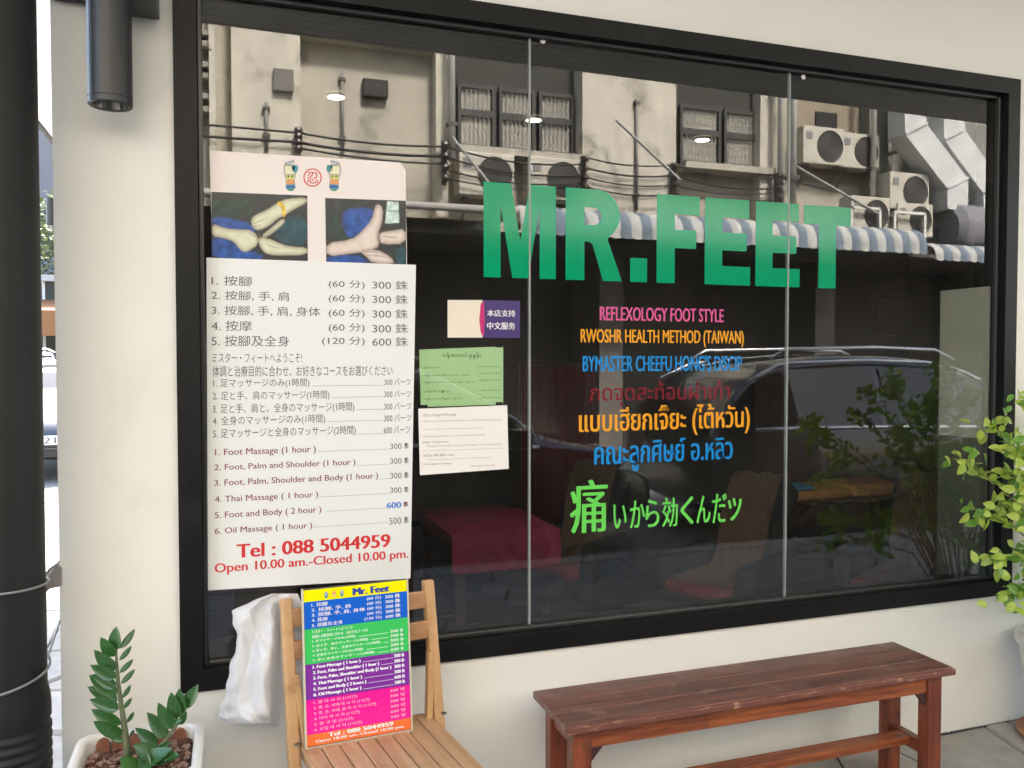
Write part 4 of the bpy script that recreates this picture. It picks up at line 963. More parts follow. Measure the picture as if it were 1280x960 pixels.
# cabinet, red panels, screen on the back wall
q0 = U(990, 470, 3.6); q1 = U(1075, 560, 3.6)
cb = thing('cabinet', ((q0.x + q1.x) / 2, 3.7, 0), 'brown wooden cabinet at the back of the shop behind the right pane', 'cabinet')
MB().box(q0.x - .1, q1.x + .1, 3.6, 4.0, 0, 1.45).build('cabinet_body', mat('brown_cabinet', (.12, .055, .035), .6), cb, bevel=.01)
for k in range(2):
    x0 = q0.x - .07 + k * ((q1.x - q0.x) / 2 + .08); MB().box(x0, x0 + (q1.x - q0.x) / 2 + .03, 3.585, 3.599, .08, 1.4).build('cabinet_door', MC['brown_cabinet'], cb, bevel=.004)
q0 = U(1095, 370, 4.9); q1 = U(1170, 420, 4.9)
tv = thing('wall_screen', ((q0.x + q1.x) / 2, 4.9, q1.z), 'dark blue screen on the back wall of the shop', 'screen')
MB().box(q0.x, q1.x, 4.93, 4.99, q1.z, q0.z).build('casing', blackm, tv); MB().box(q0.x + .03, q1.x - .03, 4.926, 4.929, q1.z + .03, q0.z - .03).build('screen_panel', mat('blue_screen', (.02, .05, .14), .2), tv)
q0 = U(700, 520, 3.2)
cu = thing('red_curtain', (q0.x, 3.2, 0), 'dark red curtain hanging inside the shop left of the Thai lettering', 'curtain')
mb = MB(); NN = 40
for i in range(NN + 1):
    x = q0.x - .3 + .6 * i / NN; y = 3.2 + .035 * math.sin(i * 1.1); mb.v += [Vector((x, y, .1)), Vector((x, y, 1.45))]
for i in range(NN): mb.f.append([2 * i, 2 * i + 2, 2 * i + 3, 2 * i + 1]); mb.m.append(0)
mb.build('curtain_cloth', mat('red_curtain_cloth', (.13, .012, .016), .8), cu, smooth=True)
MB().tube([(q0.x - .33, 3.2, 1.47), (q0.x + .33, 3.2, 1.47)], .012, 8).build('curtain_rod', dkw, cu)
for x in (q0.x - .32, q0.x + .32): MB().tube([(x, 3.2, 0), (x, 3.2, 1.46)], .012, 8).build('curtain_post', dkw, cu)

# ------------------------------------------------------------------ cars
def make_car(label, group, paint, suv=True, L=4.6, W=1.82, H=1.72, belt=1.0, plate=None):
    t = thing('parked_car', (0, 0, 0), label, 'car', group)
    # sections: x (front +), z_low, z_belt, z_top, half width belt, half width top
    hw = W / 2; hood = belt - .03; cl = .22
    if suv: sec = [(-L/2, .45, belt*.9, belt*.92, hw*.86, hw*.8), (-L/2+.06, .3, belt, belt+.06, hw*.95, hw*.86), (-L/2+.35, cl, belt+.03, H-.22, hw, hw*.80), (-L/2+.75, cl, belt+.03, H-.03, hw, hw*.76), (-.7, cl, belt+.02, H, hw, hw*.76), (.1, cl, belt, H-.02, hw, hw*.76), (.55, cl, belt-.01, H-.14, hw, hw*.76), (1.05, cl, belt-.03, belt+.28, hw, hw*.78), (1.35, cl, hood, hood+.04, hw, hw*.86), (1.8, cl, hood-.04, hood, hw*.98, hw*.84), (L/2-.2, .25, hood-.14, hood-.09, hw*.93, hw*.78), (L/2-.03, .3, hood-.3, hood-.26, hw*.84, hw*.7), (L/2, .4, hood-.42, hood-.4, hw*.78, hw*.66)]
    else: sec = [(-L/2, .45, belt*.9, belt*.92, hw*.82, hw*.75), (-L/2+.1, .3, belt, belt+.04, hw*.93, hw*.82), (-L/2+.6, cl, belt+.02, belt+.07, hw, hw*.82), (-L/2+1.2, cl, belt+.02, H-.08, hw, hw*.72), (-.5, cl, belt+.01, H, hw, hw*.70), (.2, cl, belt, H-.02, hw, hw*.70), (.55, cl, belt-.01, H-.12, hw, hw*.72), (1.2, cl, belt-.04, belt+.02, hw, hw*.84), (1.7, cl, hood-.1, hood-.05, hw*.97, hw*.82), (L/2-.2, .25, hood-.2, hood-.15, hw*.9, hw*.76), (L/2-.03, .3, hood-.34, hood-.3, hw*.8, hw*.66), (L/2, .4, hood-.42, hood-.4, hw*.74, hw*.6)]
    rings = []
    for x, zl_, zb2, zt3, wb, wt in sec:
        zm = (zl_ + zb2) / 2
        half = [(wb*.90, zl_), (wb*1.0, zl_ + (zm-zl_)*.6), (wb*1.01, zm+.08), (wb*.965, zb2-.02), (wb*.95, zb2), (wb*.95+(wt-wb*.95)*.5, (zb2+zt3)/2), (wt, zt3 - .03*(zt3-zb2>.2)), (wt*.86, zt3+.005), (wt*.4, zt3+.02)]
        rings.append([(x, y, z) for y, z in half] + [(x, -y, z) for y, z in half[::-1]])
    mb = MB(); n = len(rings[0]); mb.add([v for r_ in rings for v in r_], [(i*n+k, i*n+(k+1) % n, (i+1)*n+(k+1) % n, (i+1)*n+k) for i in range(len(rings)-1) for k in range(n)] + [tuple(range(n)), tuple(range((len(rings)-1)*n, len(rings)*n))[::-1]])
    b = mb.build('body', paint, t, smooth=True); sm = b.modifiers.new('sub', 'SUBSURF'); sm.levels = 1; sm.render_levels = 1
    gm = mat('car_glass', (.006, .007, .008), .04, coat=.5); chrome = mat('chrome_trim', (.85, .86, .87), .35, metal=1); black = mat('black_trim', (.012, .012, .012), .5)
    # side windows, windscreen, rear window as slightly proud panels
    gx = [s for s in sec if s[3] - s[2] > .25]
    for s in (1, -1):
        k0, k1 = gx[0], gx[-1]; m_ = [(q_[0], q_[2], q_[3], q_[4], q_[5]) for q_ in gx]
        segs = [(gx[0][0]+.1, -.62), (-.55, .28), (.35, gx[-1][0] + .1)]
        def at(x, f):
            for a_, b2 in zip(sec, sec[1:]):
                if a_[0] <= x <= b2[0]:
                    u = (x - a_[0]) / (b2[0] - a_[0]); zb2 = a_[2]+(b2[2]-a_[2])*u; zt3 = a_[3]+(b2[3]-a_[3])*u; wb = (a_[4]+(b2[4]-a_[4])*u)*.95; wt = a_[5]+(b2[5]-a_[5])*u
                    return Vector((x, s * (wb + (wt-wb)*f + .006), zb2 + (zt3-zb2)*f))
            return Vector((x, 0, 1))
        for x0, x1 in segs:
            mbw = MB(); N3 = 6; vs = []
            for i in range(N3 + 1):
                x = x0 + (x1-x0)*i/N3; vs += [at(x, .08), at(x, .45), at(x, .84)]
            mbw.add(vs, [(i*3+k, i*3+k+1, i*3+k+4, i*3+k+3) for i in range(N3) for k in (0, 1)]); mbw.build('side_window', gm, t, smooth=True)
        mbc = MB(); mbc.tube([at(gx[0][0] + .05 + (gx[-1][0]+.25-gx[0][0]-.05)*i/14, .03) + Vector((0, s*.004, 0)) for i in range(15)], .018, 6); mbc.build('belt_trim', chrome, t, smooth=True)
        mbc = MB(); mbc.tube([at(gx[0][0] + .05 + (gx[-1][0]+.2-gx[0][0])*i/20, .93) + Vector((0, s*.006, 0)) for i in range(21)], .014, 6); mbc.build('roof_trim', chrome, t, smooth=True)
        if suv:
            z_ = H + .05; yr_ = s * hw * .70
            MB().tube([(-1.65, yr_, H-.04), (-1.5, yr_, z_), (-.5, yr_, z_+.02), (.2, yr_, z_), (.42, yr_, H-.04)], .016, 8).build('roof_rail', chrome, t, smooth=True)
        for xw in (L*.29, -L*.29):
            wh = MB()
            prw = [(.0, -.03), (.16, -.03), (.2, .0), (.22, .03), (.31, .035), (.335, .01), (.34, -.03), (.335, -.2), (.0, -.2)]
            wh.lathe(prw, 22); 
            for v in wh.v: x_, y_, z_ = v; v.x, v.y, v.z = xw + x_, s * (hw * .95 + z_), .34 + y_
            w1 = wh.build('wheel', mat('tyre_rubber', (.015, .015, .015), .8), t, smooth=False)
            hb = MB()
            for k in range(5):
                an = k * 2 * math.pi / 5; hb.bar((xw, s*(hw*.95+.005), .34), (xw + .2*math.cos(an), s*(hw*.95+.02),   .34 + .2*math.sin(an)), .03, .02, (0, 1, 0))
            hb.build('rim', mat('alloy', (.10, .10, .105), .4, metal=.5), t)
        q_ = sec[-3]; MB().box(1.02, 1.2, s*(hw*.95) - .02 if s > 0 else s*hw*.95 - .18, s*(hw*.95) + .18 if s > 0 else s*hw*.95 + .02, belt - .02, belt + .13).build('mirror', paint, t, bevel=.03)
        hl = [Vector((L/2-.32, s*hw*.94, hood-.2)), Vector((L/2-.10, s*hw*.86, hood-.28)), Vector((L/2-.015, s*hw*.52, hood-.40)), Vector((L/2-.03, s*hw*.55, hood-.31)), Vector((L/2-.28, s*hw*.86, hood-.13))]
        mbh = MB(); mbh.add([v + Vector((.02, s*.012, 0)) for v in hl] + [v - Vector((.05, 0, 0)) for v in hl], [(0, 1, 2, 3, 4)] + [(i, (i+1) % 5, (i+1) % 5 + 5, i+5) for i in range(5)]); mbh.build('headlight', mat('headlight_lens', (.75, .75, .6), .1, coat=.5), t)
    if suv: ws = [(1.02, belt+.28), (.58, H-.15)]
    else: ws = [(1.12, belt+.06), (.58, H-.14)]
    wz = [Vector((ws[0][0]+.02, -hw*.72, ws[0][1]+.012)), Vector((ws[0][0]+.02, hw*.72, ws[0][1]+.012)), Vector((ws[1][0]+.02, hw*.64, ws[1][1]+.03)), Vector((ws[1][0]+.02, -hw*.64, ws[1][1]+.03))]
    mbw = MB(); mbw.add(wz, [(0, 1, 2, 3)]); mbw.build('windscreen', gm, t, fix=False)
    MB().box(L/2-.04, L/2+.012, -hw*.42, hw*.42, hood-.46, hood-.34).build('grille', black, t, bevel=.01)
    MB().box(L/2-.05, L/2+.02, -hw*.6, hw*.6, .30, .40).build('bumper_intake', black, t, bevel=.02)
    if plate:
        p = MB().box(L/2+.012, L/2+.022, -.2, .2, .47, .58).build('number_plate', mat('plate_white', (.75, .75, .75), .5), t)
        tx = MB(); text_into(tx, plate, -.16, .16, .485, .565, lambda a_, z: Vector((L/2 + .0235, a_, z)), .02); tx.build('plate_characters', ink, p, fix=False)['kind'] = 'stuff'
    return t
dark_paint = mat('dark_car_paint', (.012, .013, .015), .22, coat=1); mauve_paint = mat('brown_car_paint', (.10, .07, .075), .25, coat=1); white_paint = mat('white_car_paint', (.72, .72, .72), .25, coat=1)
gk = 'cars parked across the street'
cy_ = -4.2
sv1 = make_car('dark tall car with chrome roof rails, mirrored in the right half of the glass', gk, dark_paint, True, 4.7, 1.85, 1.66, .98)
sv1.location = (F(1175, 450, -3.3).x, cy_, -.12)
sv2 = dup(sv1); sv2.location = (F(560, 450, -3.3).x - .6, cy_ + .05, -.12); sv2['label'] = 'dark tall car with chrome trim parked in the street, mirrored left of the coloured lettering'
# cars seen past the left corner
ks = 'cars parked beyond the left corner'
d1 = UZ(52, 604, -.02); 
cA = make_car('dark saloon car facing the viewer beyond the drain pipe', ks, dark_paint, False, 4.5, 1.78, 1.45, .92, plate='9211'); cA.location = (d1.x + .1, d1.y + 2.25, -.02); cA.rotation_euler.z = R(-90)
cB = make_car('brown car with curved roof behind the dark saloon', ks, mauve_paint, True, 4.5, 1.78, 1.6, .95); cB.location = (d1.x - 2.0, d1.y + 8.0, -.02); cB.rotation_euler.z = R(-60)
cC = make_car('white car farthest along the side road', ks, white_paint, True, 4.6, 1.8, 1.75, 1.0); cC.location = (d1.x - 2.8, d1.y + 13.0, -.02); cC.rotation_euler.z = R(-20)

# ------------------------------------------------------------------ tree, low house and stand-in sky block beyond the left corner
rt = random.Random(4)
def far_tree(x, y, h, r, label, n=1500):
    t = thing('tree', (x, y, 0), label, 'tree')
    tk = MB().tube([(x, y, -.1), (x + .1, y, h * .3), (x, y + .1, h * .6), (x + .1, y, h * .85)], [.22, .17, .12, .05], 8)
    for k in range(7):
        a_ = k * .9; z0 = h * (.35 + .06 * k); tk.tube([(x + .05, y, z0), (x + r * .45 * math.cos(a_), y + r * .45 * math.sin(a_), z0 + h * .12), (x + r * .8 * math.cos(a_), y + r * .8 * math.sin(a_), z0 + h * .2)], [.08, .05, .02], 6)
    tk.build('trunk', brm, t, smooth=True)
    cr = MB(); cl = []
    for k in range(26):
        a_ = rt.uniform(0, 6.28); rr_ = r * math.sqrt(rt.random()) * .85; cl.append((Vector((x + rr_ * math.cos(a_), y + rr_ * math.sin(a_), h * .42 + rt.random() * h * .55)), rt.uniform(.25, .5) * r))
    for i in range(n):
        c, cr_ = rt.choice(cl); v = Vector((rt.gauss(0, 1), rt.gauss(0, 1), rt.gauss(0, .8))).normalized() * cr_ * rt.uniform(.6, 1)
        p = c + v; s = rt.uniform(.07, .16); a1 = Vector((rt.gauss(0, 1), rt.gauss(0, 1), rt.gauss(0, 1))).normalized(); a2 = a1.orthogonal().normalized()
        cr.mi(rt.randrange(2)).add([p - a1 * s, p + a2 * s * .5, p + a1 * s, p - a2 * s * .5], [(0, 1, 2, 3)])
    cr.build('crown', [mat('yellow_green_foliage', (.13, .15, .025), .6), mat('mid_green_foliage', (.04, .06, .02), .6)], t, fix=False)
d = ray(56, 300); 
tx_, ty_ = U(54, 300, 36).x, 36
far_tree(tx_ - 1.0, ty_, U(54, 262, 36).z, 3.6, 'yellow green tree beyond the parked cars, seen left of the shop corner', 6000)
def simple_building(name, x0, x1, y0, y1, z1, m, label, rows=2, cols=3, win=True):
    t = thing(name, ((x0 + x1) / 2, y0, 0), label, 'building'); MB().box(x0, x1, y0, y1, -.1, z1).build('wall', m, t)
    MB().box(x0 - .1, x1 + .1, y0 - .25, y1, z1 + .002, z1 + .2).build('roof_edge', mat('roof_trim', (.3, .29, .28), .7), t)
    if win:
        for i in range(cols):
            for j in range(rows):
                wx = x0 + (x1 - x0) * (i + .5) / cols; wz_ = .9 + (z1 - 1) * (j) / rows + .3
                f_ = MB().box(wx - .6, wx + .6, y0 - .05, y0 - .002, wz_, wz_ + 1.3).build('window', mat('window_frame_paint', (.5, .5, .48), .6), t)
                MB().box(wx - .52, wx + .52, y0 - .06, y0 - .052, wz_ + .08, wz_ + 1.22).build('pane', mat('far_window_glass', (.03, .035, .04), .1), f_)
    return t
yb = 27
simple_building('low_house', U(30, 400, yb).x - 7, U(75, 400, yb).x + 6, yb, yb + 6, U(56, 352, yb).z, mat('dark_house_wall', (.03, .03, .025), .8, c2=(.06, .058, .05), ns=2), 'low dark walled house behind the tree and the parked cars')
aw = thing('orange_awning', (U(56, 410, yb - 1.5).x, yb - .9, 0), 'orange brown awning on the low house beyond the parked cars', 'awning')
za, zb3 = U(56, 388, yb - 1.2).z, U(56, 420, yb - 1.2).z
mb = MB(); xa, xb = U(30, 400, yb).x - 2, U(75, 400, yb).x + 3
mb.add([(xa, yb - .07, za + .4), (xb, yb - .07, za + .4), (xb, yb - 1.4, za), (xa, yb - 1.4, za), (xa, yb - 1.42, zb3), (xb, yb - 1.42, zb3), (xa, yb - .1, za + .3), (xb, yb - .1, za + .3)], [(0, 1, 2, 3), (3, 2, 5, 4), (4, 5, 7, 6)])
mb.build('awning_cloth', mat('orange_awning_cloth', (.20, .085, .03), .8), aw)
MB().tube([(xa + .1, yb - 1.38, zb3), (xa + .1, yb - .08, zb3 - .6)], .03, 6).tube([(xb - .1, yb - 1.38, zb3), (xb - .1, yb - .08, zb3 - .6)], .03, 6).build('awning_bracket', dkw, aw)
simple_building('sky_backdrop', -22, 1, 45, 55, 19, mat('grey_sky_tone', (.15, .14, .145), .8, c2=(.17, .16, .165), ns=1), 'plain pale grey block standing in for the sky far beyond the left corner', 4, 6, False)  # added block, its flat grey stands in for the dull sky

# ------------------------------------------------------------------ building across the street (seen mirrored in the glass)
FY = -9.0; RY = -9.34
stain = mat('stained_cream_wall', (.50, .465, .385), .85, c2=(.41, .375, .31), ns=2.2, stretch=(1, 1, .45), bump=.12, bs=30, c3=(.14, .12, .10), n3=1.6)
stain2 = mat('stained_pilaster', (.62, .58, .49), .85, c2=(.50, .465, .39), ns=3, stretch=(1.4, 1, .35), bump=.12, bs=30, c3=(.20, .17, .135), n3=2.2)
dull = mat('dull_green_wall', (.22, .22, .19), .85, c2=(.17, .17, .15), ns=3, stretch=(1, 1, .4))
def fx(px, y=FY, py=170): return F(px, py, y).x
zawn = F(900, 285, FY).z        # underside level of upper storey
zsill = F(640, 196, RY).z
ob = thing('opposite_building', (6, FY - 3, 0), 'old stained cream building with pilasters and grilled windows, mirrored in the glass', 'building')
MB().box(-9, 20, FY - 6, RY, zawn - .1, 10).build('wall', stain, ob)
MB().box(-9, 20, FY - 6, FY - 1.2, -.1, zawn - .1).build('shopfront_wall', mat('dark_shopfront', (.045, .042, .04), .7, c2=(.08, .07, .06), ns=1.5), ob)
for x in (-6, -2.2, 1.8, 5.6, 9.6, 13.6, 17):
    MB().box(x - .2, x + .2, FY - 1.19, FY - .05, -.1, zawn - .11).build('column', mat('dark_column', (.10, .09, .08), .8, c2=(.16, .145, .13), ns=2), ob)
MB().box(-9, 20, RY + .002, FY - .02, zawn - .35, zawn - .101).build('floor_beam', stain, ob)
# pilasters
pil = [(-8, -6.9), (-4.6, -3.4)]
for a_, b2 in ((262, 270), (290, 376), (547, 562), (728, 845), (955, 972)): pil.append((fx(a_), fx(b2)))
pil += [(14.3, 15.2), (18, 19)]
for k, (a_, b2) in enumerate(pil): MB().box(a_, b2, RY + .002, FY if k not in (4, 6) else FY - .1, zawn - .1, 10).build('pilaster', stain2, ob)
# slab heads shading the recesses
ztop = F(460, 52, RY).z
for a_, b2, zt4 in ((fx(376), fx(547), F(460, 50, FY).z),):
    MB().box(a_ + .003, b2 - .003, RY + .004, FY - .06, zt4, zt4 + .9).build('lintel', stain, ob)
def grille_window(px0, px1, pt, pb2, n):
    a_ = F(px0, pt, RY); c = F(px1, pb2, RY); x0, x1, z1, z0 = a_.x, c.x, F((px0 + px1) / 2, pt, RY).z, F((px0 + px1) / 2, pb2, RY).z
    yy_ = RY + .035; fm = mat('grey_window_frame', (.045, .045, .04), .6)
    for i in range(n):
        a2 = x0 + (x1 - x0) * i / n + .03; b3 = x0 + (x1 - x0) * (i + 1) / n - .03; f = MB()
        f.box(a2, a2 + .05, yy_, yy_ + .06, z0, z1); f.box(b3 - .05, b3, yy_, yy_ + .06, z0, z1); f.box(a2 + .05, b3 - .05, yy_, yy_ + .06, z1 - .06, z1); f.box(a2 + .05, b3 - .05, yy_, yy_ + .06, z0, z0 + .06)
        zm = z0 + (z1 - z0) * .55; f.box(a2 + .05, b3 - .05, yy_, yy_ + .06, zm - .05, zm + .05)
        w_ = f.build('window', fm, ob)
        MB().box(a2 + .05, b3 - .05, yy_ - .012, yy_ - .001, z0 + .06, z1 - .06).build('pane', mat('dim_window_glass', (.30, .285, .25), .35, c2=(.42, .40, .34), ns=2), w_)
        gr_ = MB(); nb_ = int((b3 - a2) / .075)
        for k in range(1, nb_):
            x = a2 + .05 + (b3 - a2 - .1) * k / nb_
            for zz0, zz1 in ((z0 + .06, zm - .05), (zm + .05, z1 - .06)): gr_.tube([(x + (.025 if q9 % 2 else -.0), yy_ + .05, zz0 + (zz1 - zz0) * q9 / 6) for q9 in range(7)], .008, 4)
        gr_.build('grille', mat('pale_iron_grille', (.42, .40, .36), .6), w_)
    MB().box(x0 - .02, x1 + .02, RY + .01, FY + .02, z0 - .12, z0 - .02).build('sill', stain, ob)
bayd = mat('dark_bay_wall', (.035, .035, .03), .8, c2=(.055, .053, .045), ns=2)
MB().box(fx(562) + .01, fx(728) - .01, RY + .003, RY + .018, F(640, 205, RY).z, 10).build('wall_panel', bayd, ob)
MB().box(fx(845) + .01, fx(955) - .01, RY + .003, RY + .018, F(900, 220, RY).z, 10).build('wall_panel', bayd, ob)
grille_window(568, 717, 113, 192, 3)
grille_window(845, 952, 137, 210, 2)
q = F(468, 113, RY); MB().box(q.x - .18, q.x + .18, RY + .003, RY + .12, q.z - .13, q.z + .13).build('vent_hood', mat('sooty_vent', (.03, .028, .025), .7), ob, bevel=.02)
q = F(354, 102, FY); MB().box(q.x - .13, q.x + .13, FY + .002, FY + .08, q.z - .15, q.z + .15).build('meter_box', mat('grey_meter', (.15, .14, .12), .6), ob, bevel=.01)
# AC recess on the right
a_ = fx(1000); MB().box(fx(1092), fx(1116), RY + .002, FY - .1, zawn - .1, 10).build('pilaster', dull, ob)
MB().box(fx(1000), fx(1090), RY + .002, RY + .02, F(1045, 230, RY).z, 10).build('wall_panel', mat('brown_wall_panel', (.24, .20, .145), .85, c2=(.30, .25, .19), ns=2), ob)
q = F(1031, 160, RY); MB().box(q.x - .22, q.x + .22, RY + .021, RY + .05, q.z - .25, q.z + .25).build('dark_opening', mat('black_opening', (.01, .01, .012), .6), ob)
MB().box(fx(1117), 14.2, RY + .002, RY + .06, zawn - .1, 10).build('wall_panel', mat('grey_wall_panel', (.25, .245, .22), .85, c2=(.2, .195, .175), ns=2), ob)
# air conditioners
acm = mat('cream_casing', (.55, .52, .44), .5, c2=(.47, .44, .37), ns=4); fanm = mat('dark_fan', (.04, .038, .035), .6); rust = mat('iron_bracket', (.12, .11, .10), .8)
def make_ac():
    t = thing('air_conditioner', (0, 0, 0), '', 'air conditioner', 'air conditioner units on the opposite building')
    MB().box(-.42, .42, -.16, .16, 0, .62).build('casing', acm, t, bevel=.015)
    f = MB(); f.lathe([(0, 0), (.235, 0), (.25, .012), (.25, .02), (.26, .02), (.26, 0)], 28)
    for v in f.v: x, y, z = v; v.x, v.y, v.z = .12 + x, .161 + z * .6, .31 + y
    f.build('fan', fanm, t)
    g_ = MB()
    for r_ in (.06, .11, .16, .21):
        g_.tube([(.12 + r_ * math.cos(k * math.pi / 10), .176, .31 + r_ * math.sin(k * math.pi / 10)) for k in range(21)], .004, 4)
    g_.build('fan_guard', mat('fan_guard_wire', (.2, .19, .17), .5), t)
    MB().box(-.36, -.24, .161, .168, .40, .52).build('badge', mat('badge_grey', (.2, .2, .2), .5), t)
    b = MB(); b.bar((-.3, -.16, -.02), (-.3, .18, -.02), .04, .035); b.bar((.3, -.16, -.02), (.3, .18, -.02), .04, .035); b.bar((-.3, -.15, -.34), (-.3, .16, -.03), .03, .03); b.bar((.3, -.15, -.34), (.3, .16, -.03), .03, .03)
    b.build('bracket', rust, t); return t
ac0 = make_ac()
acs = [(1022, 208, 1.0, RY + .20, 'cream air conditioner under the small dark opening, mirrored above the letter T'), (1068, 213, .95, RY + .20, 'greyish air conditioner right of the one under the dark opening'),
       (1128, 264, 1.0, FY + .2, 'cream air conditioner mirrored beside the foot of the grey ducts'), (1080, 292, .95, FY + .25, 'air conditioner just above the right end of the long striped awning'), (1136, 297, .9, FY + .25, 'air conditioner at the right end of the long striped awning, below the cream one'),
       (605, 247, 1.0, RY + .22, 'air conditioner under the mirrored grilled windows, left of the letter M top'), (690, 252, 1.0, RY + .22, 'air conditioner under the mirrored grilled windows, above the letter R')]
for k, (px, pyb, s, y, lab) in enumerate(acs):
    t = ac0 if k == 0 else dup(ac0); p = F(px, pyb, y); t.location = (p.x, y, p.z); t.scale = (s, s, s); t['label'] = lab
# white frames round lower AC units
for px0, px1, p_t, p_b, lab in ((1064, 1099, 259, 300, 'thin white steel frame round the left lower air conditioner'), (1118, 1155, 265, 300, 'thin white steel frame round the right lower air conditioner')):
    y = FY + .5; a2 = F(px0, p_t, y); b3 = F(px1, p_b, y); t = thing('steel_frame', (a2.x, y, b3.z), lab, 'frame', 'white frames by the awning')
    wm_ = mat('white_steel', (.7, .68, .62), .5)
    for p_, q_ in (((a2.x, y, b3.z), (a2.x, y, a2.z)), ((b3.x, y, b3.z), (b3.x, y, a2.z)), ((a2.x, y, a2.z), (b3.x, y, a2.z))): MB().bar(p_, q_, .045, .045, (0, 1, 0)).build('frame_bar', wm_, t)
    for x in (a2.x, b3.x): MB().bar((x, y - .02, a2.z - .05), (x, FY + .02, a2.z - .05), .03, .03).build('frame_arm', wm_, t)
# ducts
galv = mat('galvanised_duct', (.66, .67, .66), .5, metal=.1, c2=(.55, .56, .55), ns=3)
def duct(name, pts, w_, y, lab):
    t = thing(name, (F(*pts[-1], y).x, y, F(*pts[-1], y).z), lab, 'duct', 'grey ducts on the opposite building'); P_ = [F(a2, b3, y) for a2, b3 in pts]
    sd2 = []
    for k in range(len(P_)):
        d0 = (P_[k] - P_[max(k - 1, 0)]); d1 = (P_[min(k + 1, len(P_) - 1)] - P_[k])
        d0 = d0.normalized() if d0.length else d1.normalized(); d1 = d1.normalized() if d1.length else d0
        m_ = (d0 + d1).normalized(); nn = Vector((-m_.z, 0, m_.x)) * (w_ / 2 / max(.5, m_.dot(d0))); sd2.append((P_[k] + nn, P_[k] - nn))
    for k in range(len(P_) - 1):
        a2, b2 = sd2[k]; c2, d2 = sd2[k + 1]
        MB().prism([(a2.x, a2.z), (b2.x, b2.z), (d2.x, d2.z), (c2.x, c2.z)], y - .19, y + .19).build('duct_section', galv, t)
        MB().bar(c2 + Vector((0, 0, .012)), d2 + Vector((0, 0, .012)), .43, .04, (0, 0, 1)).build('flange', galv, t)
duct('ventilation_duct', [(1133, 105), (1134, 165), (1186, 232), (1186, 264)], .46, FY + .3, 'left of two bent grey ventilation ducts mirrored at the upper right of the window')
duct('ventilation_duct', [(1181, 110), (1182, 172), (1230, 238), (1231, 275)], .46, FY + .3, 'right of two bent grey ventilation ducts mirrored at the upper right of the window')
q = F(1205, 287, FY + .4); fn = thing('extractor_fan', (q.x, q.y, q.z - .4), 'big grey drum shaped extractor fan below the ventilation ducts', 'fan')
mb = MB(); mb.lathe([(.0, -.3), (.30, -.3), (.42, -.2), (.42, .25), (.36, .3), (0, .3)], 28)
for v in mb.v: x, y, z = v; v.x, v.y, v.z = q.x + z * 1.2, q.y + x * .8, q.z + y * 1.0
mb.build('drum', mat('grey_drum', (.20, .20, .21), .5), fn, smooth=False)
MB().box(q.x + .37, q.x + 1.3, q.y - .35, q.y + .35, q.z - .42, q.z + .42).build('fan_box', mat('pale_fan_box', (.55, .54, .5), .5), fn, bevel=.02)
MB().box(q.x - .4, q.x + 1.4, q.y - .4, q.y + .4, q.z - .50, q.z - .43).build('platform', rust, fn)
# down pipes
wp_ = mat('white_downpipe', (.70, .68, .62), .5, c2=(.6, .58, .52), ns=3)
for k, (px, p_t, p_b, r_, lab) in enumerate(((565, 60, 202, .05, 'white down pipe mirrored between the pink sheet and the left glass joint'), (976, 115, 260, .055, 'left of a pair of pale down pipes mirrored beside the right glass joint'), (991, 118, 262, .065, 'right of a pair of pale down pipes mirrored beside the right glass joint'), (1092, 130, 250, .045, 'thin pale down pipe mirrored right of the air conditioners'), (1117, 140, 230, .03, 'thinnest down pipe mirrored beside the grey ducts'))):
    x = fx(px, FY + .1); z1_ = 9.9; z0_ = F(px, p_b, FY + .1).z
    t = thing('down_pipe', (x, FY + .1, z0_), lab, 'pipe', 'down pipes on the opposite building'); MB().tube([(x, FY + .1, z0_), (x, FY + .1, z1_)], r_, 10).build('pipe_length', wp_, t, smooth=True)
    for zq_ in (z0_ + .5, z0_ + 2.0, z0_ + 3.5): MB().box(x - r_ - .02, x + r_ + .02, FY + .002, FY + .1 + r_ + .01, zq_, zq_ + .05).build('pipe_clip', rust, t)
for px, p_t, p_b, yy2, lab in ((428, 92, 192, RY, 'thin rusty conduit mirrored in the plain bay left of the soot stained vent'), (333, 128, 190, FY, 'thin grey conduit mirrored on the left pilaster'), (796, 122, 262, FY, 'thin grey conduit mirrored on the middle pilaster')):
    x = fx(px, yy2 + .04); a2, b3 = F(px, p_t, yy2 + .04).z, F(px, p_b, yy2 + .04).z
    t = thing('conduit', (x, yy2 + .04, b3), lab, 'pipe'); MB().tube([(x, yy2 + .04, b3), (x, yy2 + .04, a2)], .025, 8).build('conduit_length', mat('grey_conduit', (.22, .21, .19), .6), t, smooth=True)
    for zq_ in (b3 + .2, a2 - .1): MB().box(x - .05, x + .05, yy2 + .002, yy2 + .07, zq_, zq_ + .04).build('pipe_clip', rust, t)
for py2 in (38, 52, 78, 92, 118, 134): 
    z2 = F(255, py2, FY).z; MB().box(fx(225), fx(262) - .004, RY + .01, FY - .05, z2 - .035, z2 + .035).build('louvre', mat('louvre_slat', (.30, .28, .23), .8), ob)
